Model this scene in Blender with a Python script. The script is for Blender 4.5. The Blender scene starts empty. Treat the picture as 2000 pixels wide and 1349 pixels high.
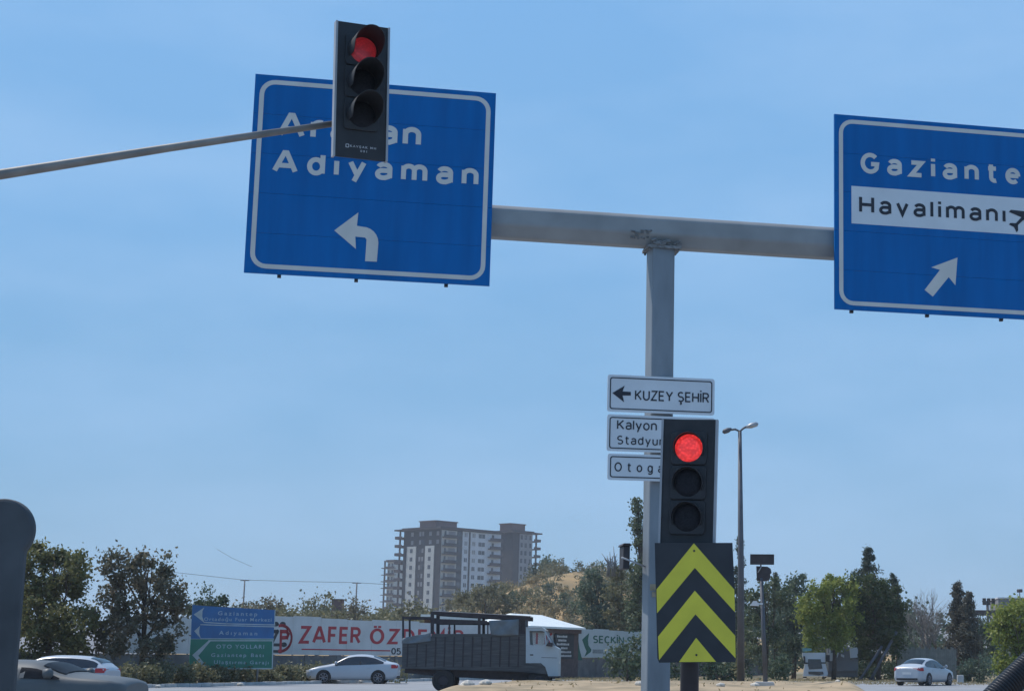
import bpy, math, random
import numpy as np
from mathutils import Vector, Matrix, noise as mnoise

C = bpy.context.scene.collection
sc = bpy.context.scene
R = math.radians
random.seed(7)
rng = np.random.default_rng(11)

# ------------------------------------------------------------------ camera
F, CX, CY = 3414.0, 1479.0, 674.5
PITCH, ROLL, EYE = R(10.234), R(0.35), 1.25
_c, _s, _cr, _sr = math.cos(PITCH), math.sin(PITCH), math.cos(ROLL), math.sin(ROLL)
cam_d = bpy.data.cameras.new('camera')
cam = bpy.data.objects.new('camera', cam_d)
C.objects.link(cam)
sc.camera = cam
rt, up, fw = Vector((1, 0, 0)), Vector((0, -_s, _c)), Vector((0, _c, _s))
cr_ = rt * _cr + up * _sr
cu_ = -rt * _sr + up * _cr
cam.matrix_world = Matrix((
    (cr_.x, cu_.x, -fw.x, 0), (cr_.y, cu_.y, -fw.y, 0), (cr_.z, cu_.z, -fw.z, EYE), (0, 0, 0, 1)))
cam_d.sensor_fit = 'HORIZONTAL'
cam_d.sensor_width = 36
cam_d.lens = F * 36 / 2000
cam_d.shift_x = (1000 - CX) / 2000
cam_d.clip_start = 0.05
cam_d.clip_end = 20000

# ------------------------------------------------------------------ sky and sun
SUN_AZ, SUN_EL = -66.0, 57.0        # degrees, azimuth measured from +Y towards +X
w = bpy.data.worlds.new("World")
sc.world = w
w.use_nodes = True
nt = w.node_tree
nt.nodes.clear()
N = nt.nodes.new
out = N('ShaderNodeOutputWorld')
bg = N('ShaderNodeBackground')
sky = N('ShaderNodeTexSky')
sky.sky_type = 'NISHITA'
sky.sun_disc = False
sky.sun_elevation = R(SUN_EL)
sky.sun_rotation = R(SUN_AZ)
sky.air_density = 1.0
sky.dust_density = 0.6
sky.ozone_density = 1.6
tc = N('ShaderNodeTexCoord')
mp = N('ShaderNodeMapping')
mp.inputs['Scale'].default_value = (2.2, 2.2, 6.5)
mp.inputs['Rotation'].default_value = (0.3, 0.5, 0.2)
nz = N('ShaderNodeTexNoise')
nz.inputs['Scale'].default_value = 2.3
nz.inputs['Detail'].default_value = 5
nz.inputs['Roughness'].default_value = 0.5
ramp = N('ShaderNodeValToRGB')
ramp.color_ramp.elements[0].position = 0.38
ramp.color_ramp.elements[0].color = (0, 0, 0, 1)
ramp.color_ramp.elements[1].position = 0.8
ramp.color_ramp.elements[1].color = (0.5, 0.5, 0.5, 1)
mixc = N('ShaderNodeMixRGB')
mixc.inputs['Color2'].default_value = (4.3, 6.5, 9.5, 1)
tint = N('ShaderNodeMixRGB')
tint.blend_type = 'MULTIPLY'
tint.inputs['Fac'].default_value = 1
tint.inputs['Color2'].default_value = (0.98, 1.0, 1.08, 1)
L = nt.links.new
L(tc.outputs['Generated'], mp.inputs['Vector'])
L(mp.outputs['Vector'], nz.inputs['Vector'])
L(nz.outputs['Fac'], ramp.inputs['Fac'])
L(ramp.outputs['Color'], mixc.inputs['Fac'])
L(sky.outputs['Color'], tint.inputs['Color1'])
# the day's haze-blue near the horizon, laid over the clear-sky model by elevation
sx = N('ShaderNodeSeparateXYZ')
el = N('ShaderNodeValToRGB')
el.color_ramp.interpolation = 'EASE'
stops = ((0.0, (2.75, 4.85, 7.30)), (0.06, (2.40, 4.70, 7.4)), (0.15, (2.10, 4.60, 7.7)), (0.26, (2.2, 4.85, 8.4)), (0.42, (2.2, 4.9, 8.8)), (1.0, (1.3, 3.0, 6.6)))
while len(el.color_ramp.elements) < len(stops):
    el.color_ramp.elements.new(0.5)
for e_, (p_, c_) in zip(el.color_ramp.elements, stops):
    e_.position = p_
    e_.color = (*[v * 0.1 for v in c_], 1)
sc10 = N('ShaderNodeVectorMath')
sc10.operation = 'SCALE'
sc10.inputs['Scale'].default_value = 10.0
low = N('ShaderNodeMixRGB')
low.inputs['Fac'].default_value = 0.85
L(tc.outputs['Generated'], sx.inputs[0])
L(sx.outputs['Z'], el.inputs['Fac'])
L(el.outputs['Color'], sc10.inputs[0])
L(tint.outputs['Color'], low.inputs['Color1'])
L(sc10.outputs[0], low.inputs['Color2'])
L(low.outputs['Color'], mixc.inputs['Color1'])
L(mixc.outputs['Color'], bg.inputs['Color'])
L(bg.outputs['Background'], out.inputs['Surface'])
bg.inputs['Strength'].default_value = 0.10

sun_d = bpy.data.lights.new('sun', 'SUN')
sun_d.energy = 4.2
sun_d.angle = R(0.53)
sun_d.color = (1.0, 0.95, 0.88)
sun = bpy.data.objects.new('sun', sun_d)
C.objects.link(sun)
sdir = Vector((math.sin(R(SUN_AZ)) * math.cos(R(SUN_EL)), math.cos(R(SUN_AZ)) * math.cos(R(SUN_EL)), math.sin(R(SUN_EL))))
sun.rotation_euler = sdir.to_track_quat('Z', 'Y').to_euler()

sc.view_settings.view_transform = 'Standard'
sc.view_settings.look = 'None'
sc.view_settings.exposure = 0.0
sc.view_settings.gamma = 1.0
sc.cycles.use_denoising = True
sc.cycles.denoiser = 'OPENIMAGEDENOISE'
sc.cycles.max_bounces = 6
sc.cycles.transparent_max_bounces = 8
sc.cycles.caustics_reflective = False
sc.cycles.caustics_refractive = False

# ------------------------------------------------------------------ layout helpers
def ray(px, py):
    dx, dy = px - CX, py - CY
    x = (_cr * dx + _sr * dy) / F
    u = -(-_sr * dx + _cr * dy) / F
    return Vector((x, _c - u * _s, _s + u * _c))
def at(px, py, Y):
    d = ray(px, py)
    return Vector((0, 0, EYE)) + d * (Y / d.y)
def ppm(Y):
    return F / Y            # photograph pixels per metre near the horizon
def gx(px, Y):
    return at(px, 1291, Y).x

# ------------------------------------------------------------------ materials
def mat(name, col, rough=0.6, metal=0.0, var=0.12, scale=6.0, bump=0.0, spec=0.5, col2=None, detail=6, stretch=None, cut=None):
    m = bpy.data.materials.new(name)
    m.use_nodes = True
    n = m.node_tree.nodes
    l = m.node_tree.links.new
    b = n['Principled BSDF']
    b.inputs['Roughness'].default_value = rough
    b.inputs['Metallic'].default_value = metal
    b.inputs['Specular IOR Level'].default_value = spec
    t = n.new('ShaderNodeTexCoord')
    z = n.new('ShaderNodeTexNoise')
    z.inputs['Scale'].default_value = scale
    z.inputs['Detail'].default_value = detail
    src = t.outputs['Object']
    if stretch:
        mpp = n.new('ShaderNodeMapping')
        mpp.inputs['Scale'].default_value = stretch
        l(src, mpp.inputs['Vector'])
        src = mpp.outputs['Vector']
    l(src, z.inputs['Vector'])
    r = n.new('ShaderNodeValToRGB')
    lo, hi = cut or (0.3, 0.7)
    r.color_ramp.elements[0].position = lo
    r.color_ramp.elements[1].position = hi
    c2 = col2 or tuple(min(1, c * (1 + var)) for c in col)
    c1 = col if col2 else tuple(c * (1 - var) for c in col)
    r.color_ramp.elements[0].color = (*c1, 1)
    r.color_ramp.elements[1].color = (*c2, 1)
    l(z.outputs['Fac'], r.inputs['Fac'])
    l(r.outputs['Color'], b.inputs['Base Color'])
    if bump:
        bp = n.new('ShaderNodeBump')
        bp.inputs['Strength'].default_value = bump
        bp.inputs['Distance'].default_value = 0.05
        l(z.outputs['Fac'], bp.inputs['Height'])
        l(bp.outputs['Normal'], b.inputs['Normal'])
    return m

def leaf_mat(name, ca, cb, trans=0.35):
    m = bpy.data.materials.new(name)
    m.use_nodes = True
    n = m.node_tree.nodes
    l = m.node_tree.links.new
    n.clear()
    o = n.new('ShaderNodeOutputMaterial')
    g = n.new('ShaderNodeNewGeometry')
    t = n.new('ShaderNodeTexCoord')
    z = n.new('ShaderNodeTexNoise')
    z.inputs['Scale'].default_value = 0.8
    z.inputs['Detail'].default_value = 3
    l(t.outputs['Object'], z.inputs['Vector'])
    ad = n.new('ShaderNodeMath')
    ad.operation = 'MULTIPLY_ADD'
    ad.inputs[1].default_value = 0.5
    l(g.outputs['Random Per Island'], ad.inputs[0])
    sb = n.new('ShaderNodeMath')
    sb.operation = 'MULTIPLY_ADD'
    sb.inputs[1].default_value = 1.6
    sb.inputs[2].default_value = -0.55
    l(z.outputs['Fac'], sb.inputs[0])
    l(sb.outputs[0], ad.inputs[2])
    mx = n.new('ShaderNodeMixRGB')
    mx.inputs['Color1'].default_value = (*ca, 1)
    mx.inputs['Color2'].default_value = (*cb, 1)
    l(ad.outputs[0], mx.inputs['Fac'])
    ad.use_clamp = True
    d = n.new('ShaderNodeBsdfPrincipled')
    d.inputs['Roughness'].default_value = 0.55
    d.inputs['Specular IOR Level'].default_value = 0.25
    tr = n.new('ShaderNodeBsdfTranslucent')
    ms = n.new('ShaderNodeMixShader')
    ms.inputs['Fac'].default_value = trans
    l(mx.outputs['Color'], d.inputs['Base Color'])
    l(mx.outputs['Color'], tr.inputs['Color'])
    l(d.outputs[0], ms.inputs[1])
    l(tr.outputs[0], ms.inputs[2])
    l(ms.outputs[0], o.inputs['Surface'])
    return m

def glass_mat(name, tintc, alpha):
    m = bpy.data.materials.new(name)
    m.use_nodes = True
    n = m.node_tree.nodes
    l = m.node_tree.links.new
    b = n['Principled BSDF']
    b.inputs['Base Color'].default_value = (*tintc, 1)
    b.inputs['Roughness'].default_value = 0.05
    tr = n.new('ShaderNodeBsdfTransparent')
    ms = n.new('ShaderNodeMixShader')
    ms.inputs['Fac'].default_value = alpha
    l(tr.outputs[0], ms.inputs[1])
    l(b.outputs[0], ms.inputs[2])
    l(ms.outputs[0], n['Material Output'].inputs['Surface'])
    return m

def lamp_mat(name, col, strength, base=None):
    m = bpy.data.materials.new(name)
    m.use_nodes = True
    n = m.node_tree.nodes
    l = m.node_tree.links.new
    b = n['Principled BSDF']
    b.inputs['Base Color'].default_value = (*(base or col), 1)
    b.inputs['Roughness'].default_value = 0.35
    t = n.new('ShaderNodeTexCoord')
    v = n.new('ShaderNodeTexVoronoi')
    v.inputs['Scale'].default_value = 52
    l(t.outputs['Object'], v.inputs['Vector'])
    r = n.new('ShaderNodeMapRange')
    r.inputs['From Max'].default_value = 0.7
    r.inputs['To Min'].default_value = 1.3 * strength
    r.inputs['To Max'].default_value = 0.5 * strength
    l(v.outputs['Distance'], r.inputs['Value'])
    l(r.outputs['Result'], b.inputs['Emission Strength'])
    b.inputs['Emission Color'].default_value = (*col, 1)
    return m

M = {}
M['blue'] = mat('sign_blue', (0.001, 0.122, 0.365), 0.5, var=0.13, scale=1.3, spec=0.15, stretch=(5, 1, .5), bump=.02)
M['sign_white'] = mat('sign_white', (0.60, 0.565, 0.52), 0.5, var=0.07, scale=3)
M['plate_white'] = mat('plate_white', (0.62, 0.64, 0.66), 0.5, var=0.06, scale=3)
M['ink'] = mat('sign_black', (0.012, 0.013, 0.022), 0.5, var=0.2, scale=5)
M['green'] = mat('sign_green', (0.006, 0.15, 0.10), 0.5, var=0.15, scale=1.2)
M['blue_far'] = mat('sign_blue_faded', (0.015, 0.112, 0.29), 0.5, var=0.18, scale=1.2)
M['faded_text'] = mat('sign_text_faded', (0.30, 0.40, 0.46), 0.6, var=0.15, scale=4)
M['alu'] = mat('aluminium', (0.36, 0.36, 0.37), 0.45, 0.6, var=0.1, scale=8)
M['galv'] = mat('galvanised_steel', (0.20, 0.225, 0.25), 0.55, 0.25, var=0.22, scale=3.5, bump=0.05, stretch=(1, 1, 0.35))
M['beam'] = mat('weathered_steel', (0.27, 0.275, 0.275), 0.6, 0.15, var=0.16, scale=2.2, bump=0.05)
M['weld'] = mat('weld_dark', (0.19, 0.19, 0.19), 0.7, 0.2, var=0.4, scale=20, bump=0.3)
M['arm'] = mat('arm_steel', (0.23, 0.21, 0.19), 0.55, 0.2, var=0.2, scale=6)
M['black'] = mat('signal_black', (0.021, 0.022, 0.026), 0.6, var=0.25, scale=9)
M['board_black'] = mat('board_black', (0.022, 0.024, 0.03), 0.55, var=0.2, scale=7)
M['edge_grey'] = mat('edge_grey', (0.34, 0.35, 0.37), 0.5, var=0.1, scale=6)
M['yellow'] = mat('chevron_yellow', (0.68, 0.59, 0.045), 0.45, var=0.08, scale=5)
M['lens_off'] = mat('lens_dark', (0.022, 0.023, 0.028), 0.75, spec=.1, var=0.3, scale=60)
M['red_dim'] = lamp_mat('red_lamp_dim', (1.0, 0.05, 0.07), 0.17, base=(0.22, 0.03, 0.04))
M['red_lit'] = lamp_mat('red_lamp_lit', (1.0, 0.05, 0.05), 0.80, base=(0.6, 0.03, 0.03))
M['print'] = mat('printed_grey', (0.5, 0.5, 0.52), 0.6, var=0.25, scale=40)
M['dark_metal'] = mat('dark_metal', (0.035, 0.03, 0.035), 0.6, 0.2, var=0.25, scale=6)
M['lamp_pole'] = mat('lamp_pole', (0.085, 0.09, 0.105), 0.6, 0.2, var=0.2, scale=2)
M['round_dark'] = mat('dark_grey_paint', (0.06, 0.067, 0.075), 0.8, var=0.2, scale=5, bump=0.05)
M['rubber'] = mat('black_rubber', (0.006, 0.005, 0.008), 0.42, var=0.2, scale=30, spec=0.6)
M['trim_cloth'] = mat('grey_trim', (0.34, 0.38, 0.38), 0.9, var=0.15, scale=90, bump=0.1)
M['asphalt'] = mat('asphalt', (0.24, 0.245, 0.255), 0.85, var=0.16, scale=0.35, bump=0.05)
M['earth'] = mat('dry_earth', (0.25, 0.19, 0.12), 0.95, scale=0.35, bump=0.3, col2=(0.16, 0.15, 0.07), cut=(0.45, 0.62))
M['sand'] = mat('sandy_island', (0.38, 0.28, 0.17), 0.95, scale=0.9, bump=0.5, col2=(0.20, 0.155, 0.09), detail=9, cut=(0.42, 0.66))
M['kerb'] = mat('kerb_stone', (0.42, 0.42, 0.41), 0.9, var=0.2, scale=2)
M['rock'] = mat('pale_stone', (0.50, 0.46, 0.40), 0.9, var=0.25, scale=6, bump=0.2)
M['hill_gold'] = mat('dry_grass_hill', (0.40, 0.25, 0.10), 0.95, scale=0.12, bump=0.4, col2=(0.17, 0.125, 0.06), detail=9)
M['far_hill'] = mat('far_hill', (0.16, 0.15, 0.15), 0.95, var=0.3, scale=0.01)
M['car_white'] = mat('white_paint', (0.42, 0.45, 0.49), 0.3, var=0.02, scale=2, spec=0.5)
M['car_white'].node_tree.nodes['Principled BSDF'].inputs['Coat Weight'].default_value = 0.25
M['car_grey'] = mat('grey_paint', (0.085, 0.094, 0.098), 0.55, 0.0, var=0.04, scale=2)
M['car_slate'] = mat('slate_paint', (0.12, 0.13, 0.15), 0.35, 0.2, var=0.05, scale=2)
M['dull_glass'] = mat('dusty_dark_glass', (0.016, 0.018, 0.022), 0.4, var=0.2, scale=3, spec=0.03)
M['glass'] = mat('tinted_glass', (0.012, 0.014, 0.018), 0.06, var=0.1, scale=2, spec=0.8)
M['pane'] = glass_mat('clear_pane', (0.25, 0.3, 0.32), 0.10)
M['tyre'] = mat('tyre', (0.016, 0.016, 0.018), 0.85, var=0.2, scale=20)
M['rim'] = mat('wheel_rim', (0.24, 0.23, 0.25), 0.4, 0.6, var=0.15, scale=10)
M['tail'] = lamp_mat('tail_red', (1, 0.02, 0.02), 0.0, base=(0.42, 0.012, 0.015))
M['headlamp'] = mat('headlamp', (0.5, 0.52, 0.55), 0.1, 0.3, var=0.2, scale=20)
M['plate'] = mat('licence_plate', (0.6, 0.6, 0.6), 0.5, var=0.1, scale=20)
M['truck_body'] = mat('truck_dark_boards', (0.060, 0.064, 0.070), 0.8, var=0.35, scale=5, bump=0.15, stretch=(0.3, 1, 3))
M['truck_cab'] = mat('truck_cab_paint', (0.36, 0.43, 0.48), 0.4, var=0.06, scale=2)
M['tarp'] = mat('grey_blue_tarp', (0.12, 0.15, 0.175), 0.75, var=0.2, scale=3, bump=0.3)
M['frame_dark'] = mat('truck_frame', (0.035, 0.03, 0.036), 0.7, 0.2, var=0.25, scale=6)
M['banner'] = mat('banner_grey_white', (0.55, 0.535, 0.525), 0.75, var=0.10, scale=0.9)
M['banner_cool'] = mat('banner_pale', (0.46, 0.50, 0.51), 0.75, var=0.10, scale=0.9)
M['red_paint'] = mat('red_lettering', (0.40, 0.03, 0.04), 0.7, var=0.15, scale=3)
M['black_paint'] = mat('black_lettering', (0.03, 0.03, 0.035), 0.7, var=0.2, scale=3)
M['green_paint'] = mat('green_lettering', (0.012, 0.11, 0.075), 0.7, var=0.2, scale=2)
M['masonry'] = mat('dusty_masonry', (0.145, 0.138, 0.138), 0.95, var=0.3, scale=1.3, bump=0.2)
M['brown_wall'] = mat('brown_cladding', (0.10, 0.065, 0.062), 0.8, var=0.25, scale=4)
M['white_roof'] = mat('white_roof', (0.70, 0.73, 0.72), 0.6, var=0.06, scale=2)
M['b_dark'] = mat('dark_render', (0.036, 0.034, 0.042), 0.85, var=0.28, scale=0.5)
M['b_white'] = mat('white_render', (0.52, 0.54, 0.58), 0.85, var=0.08, scale=0.4)
M['b_cream'] = mat('cream_render', (0.50, 0.48, 0.455), 0.85, var=0.08, scale=0.4)
M['b_brown'] = mat('brown_slab', (0.06, 0.046, 0.052), 0.85, var=0.2, scale=0.6)
M['b_grey'] = mat('grey_render', (0.24, 0.235, 0.25), 0.85, var=0.15, scale=0.4)
M['b_roof'] = mat('red_brown_roof', (0.14, 0.085, 0.085), 0.85, var=0.15, scale=0.4)
M['b_glass'] = mat('window_glass', (0.05, 0.055, 0.07), 0.15, var=0.3, scale=0.5)
M['bark'] = mat('bark', (0.07, 0.055, 0.045), 0.95, var=0.3, scale=4, bump=0.3)
M['bark_pale'] = mat('pale_bark', (0.22, 0.20, 0.19), 0.95, var=0.25, scale=4)
M['wire'] = mat('cable', (0.05, 0.05, 0.06), 0.7)
M['fence'] = mat('weathered_fence', (0.17, 0.175, 0.16), 0.9, var=0.2, scale=3)
M['bill'] = mat('grey_slab', (0.16, 0.165, 0.185), 0.8, var=0.1, scale=0.6)
LV = {}
LV['green'] = leaf_mat('leaf_green', (0.0558, 0.1024, 0.0335), (0.207, 0.243, 0.054))
LV['lime'] = leaf_mat('leaf_lime', (0.070, 0.085, 0.038), (0.21, 0.20, 0.075), 0.4)
LV['shade'] = leaf_mat('leaf_deep_green', (0.034, 0.060, 0.026), (0.105, 0.130, 0.045))
LV['olive'] = leaf_mat('leaf_olive', (0.1024, 0.1116, 0.0632), (0.225, 0.207, 0.1116))
LV['brown'] = leaf_mat('leaf_brownish', (0.085, 0.098, 0.058), (0.20, 0.165, 0.115))
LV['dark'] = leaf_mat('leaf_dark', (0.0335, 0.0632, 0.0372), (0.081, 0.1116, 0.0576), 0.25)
LV['mid'] = leaf_mat('leaf_mid', (0.0558, 0.0856, 0.0521), (0.135, 0.162, 0.081))
LV['yellow'] = leaf_mat('leaf_yellow_green', (0.1116, 0.1582, 0.0335), (0.342, 0.36, 0.081), 0.4)
LV['blue'] = leaf_mat('leaf_blue_green', (0.0484, 0.0856, 0.0632), (0.135, 0.171, 0.1116))
LV['dry'] = leaf_mat('leaf_dry', (0.186, 0.1582, 0.0836), (0.396, 0.306, 0.162))
LV['needle'] = leaf_mat('needle_dark', (0.0298, 0.0521, 0.0335), (0.0756, 0.099, 0.0648), 0.2)
LV['rust'] = leaf_mat('needle_rusty', (0.070, 0.085, 0.062), (0.155, 0.135, 0.110), 0.25)

# ------------------------------------------------------------------ mesh builder
class MB:
    def __init__(s):
        s.v, s.f, s.sm = [], [], []
    def add(s, vs, fs, smooth=False):
        o = len(s.v)
        s.v += [tuple(v) for v in vs]
        s.f += [tuple(i + o for i in f) for f in fs]
        s.sm += [smooth] * len(fs)
        return s
    def box(s, x0, x1, y0, y1, z0, z1):
        v = [(x0, y0, z0), (x1, y0, z0), (x1, y1, z0), (x0, y1, z0), (x0, y0, z1), (x1, y0, z1), (x1, y1, z1), (x0, y1, z1)]
        return s.add(v, [(3, 2, 1, 0), (4, 5, 6, 7), (0, 1, 5, 4), (1, 2, 6, 5), (2, 3, 7, 6), (3, 0, 4, 7)])
    def prism(s, poly, y0, y1):          # poly in (x, z), extruded along y
        n = len(poly)
        a = sum(poly[i][0] * poly[(i + 1) % n][1] - poly[(i + 1) % n][0] * poly[i][1] for i in range(n))
        if a < 0:
            poly = poly[::-1]
        v = [(x, y0, z) for x, z in poly] + [(x, y1, z) for x, z in poly]
        f = [tuple(range(n)), tuple(range(2 * n - 1, n - 1, -1))]
        f += [(i, i + n, (i + 1) % n + n, (i + 1) % n) for i in range(n)]
        return s.add(v, f)
    def ring(s, outer, inner, y0, y1):   # loops of equal length in (x, z)
        n = len(outer)
        v = [(x, y0, z) for x, z in outer] + [(x, y0, z) for x, z in inner] + [(x, y1, z) for x, z in outer] + [(x, y1, z) for x, z in inner]
        f = []
        for i in range(n):
            j = (i + 1) % n
            f += [(i, j, n + j, n + i), (2 * n + i, 3 * n + i, 3 * n + j, 2 * n + j), (i, 2 * n + i, 2 * n + j, j), (n + i, n + j, 3 * n + j, 3 * n + i)]
        return s.add(v, f)
    def tube(s, pts, rad, n=10, cap=True, smooth=True):
        pts = [Vector(p) for p in pts]
        if not hasattr(rad, '__len__'):
            rad = [rad] * len(pts)
        vs, fs = [], []
        prev = None
        for i, p in enumerate(pts):
            t = (pts[min(i + 1, len(pts) - 1)] - pts[max(i - 1, 0)]).normalized()
            if prev is None:
                a = t.cross(Vector((0, 0, 1)) if abs(t.z) < .9 else Vector((1, 0, 0))).normalized()
            else:
                a = (prev - t * prev.dot(t)).normalized()
            prev = a
            b = t.cross(a)
            for k in range(n):
                q = 2 * math.pi * k / n
                vs.append(p + (a * math.cos(q) + b * math.sin(q)) * rad[i])
        for i in range(len(pts) - 1):
            for k in range(n):
                k2 = (k + 1) % n
                fs.append((i * n + k, i * n + k2, (i + 1) * n + k2, (i + 1) * n + k))
        s.add(vs, fs, smooth)
        if cap:
            o = len(s.v) - len(vs)
            m = len(pts) - 1
            s.f += [tuple(o + k for k in range(n))[::-1], tuple(o + m * n + k for k in range(n))]
            s.sm += [False, False]
        return s
    def quadgrid(s, rows, smooth=True, flip=False):
        n = len(rows[0])
        vs = [p for r_ in rows for p in r_]
        fs = []
        for i in range(len(rows) - 1):
            for k in range(n - 1):
                q = (i * n + k, i * n + k + 1, (i + 1) * n + k + 1, (i + 1) * n + k)
                fs.append(q[::-1] if flip else q)
        return s.add(vs, fs, smooth)
    def build(s, name, m, parent=None, bevel=0.0):
        me = bpy.data.meshes.new(name)
        me.from_pydata(s.v, [], s.f)
        me.polygons.foreach_set('use_smooth', s.sm)
        me.materials.append(m)
        me.update()
        o = bpy.data.objects.new(name, me)
        C.objects.link(o)
        if parent:
            o.parent = parent
        if bevel:
            b = o.modifiers.new('bevel', 'BEVEL')
            b.width = bevel
            b.segments = 2
            b.limit_method = 'ANGLE'
        return o

def tag(o, label=None, cat=None, group=None, kind=None):
    if label: o['label'] = label
    if cat: o['category'] = cat
    if group: o['group'] = group
    if kind: o['kind'] = kind
    return o
def thing(name, label, cat, loc=(0, 0, 0), rz=0.0, group=None):
    o = bpy.data.objects.new(name, None)
    o.empty_display_size = 0.3
    C.objects.link(o)
    o.location = loc
    o.rotation_euler = (0, 0, rz)
    return tag(o, label, cat, group)
def copy_tree(o, parent=None):
    c = o.copy()
    C.objects.link(c)
    if parent: c.parent = parent
    for ch in [x for x in bpy.data.objects if x.parent == o]:
        copy_tree(ch, c)
    return c

def text_curve(body, spacing, offset):
    cu = bpy.data.curves.new('lettering', 'FONT')
    cu.body = body
    cu.space_character = spacing
    cu.offset = offset
    cu.resolution_u = 3
    cu.extrude = 0.01
    o = bpy.data.objects.new('lettering', cu)
    C.objects.link(o)
    bpy.context.view_layer.update()
    me = bpy.data.meshes.new_from_object(o.evaluated_get(bpy.context.evaluated_depsgraph_get()))
    bpy.data.objects.remove(o)
    bpy.data.curves.remove(cu)
    co = np.empty(len(me.vertices) * 3)
    me.vertices.foreach_get('co', co)
    return me, co.reshape(-1, 3)
CAP = 0.729
STRETCH = 0.55
def add_text(mb, body, x0, x1, z0, cap, y0, thick=0.004, offset=0.0, shear=0.0):
    """letters into mb: from x0 to x1 along x, baseline z0, capital height cap, front face at y0"""
    k = cap / CAP
    W = (x1 - x0) / k
    me, c1 = text_curve(body, 1.0, offset)
    w1 = np.ptp(c1[:, 0])
    bpy.data.meshes.remove(me)
    me, c2 = text_curve(body, 1.5, offset)
    w2 = np.ptp(c2[:, 0])
    bpy.data.meshes.remove(me)
    s = 1 + 0.5 * STRETCH * (W - w1) / max(1e-6, w2 - w1)
    s = min(2.2, max(0.85, s))
    me, co = text_curve(body, s, offset)
    sx = (x1 - x0) / np.ptp(co[:, 0])
    x = (co[:, 0] - co[:, 0].min()) * sx + x0
    z = co[:, 1] * k + z0
    y = np.where(co[:, 2] > 0, y0, y0 + thick)
    vs = list(zip(x.tolist(), y.tolist(), (z + shear * (x - x0)).tolist()))
    fs = [tuple(p.vertices) for p in me.polygons]
    mb.add(vs, fs)
    bpy.data.meshes.remove(me)

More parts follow.
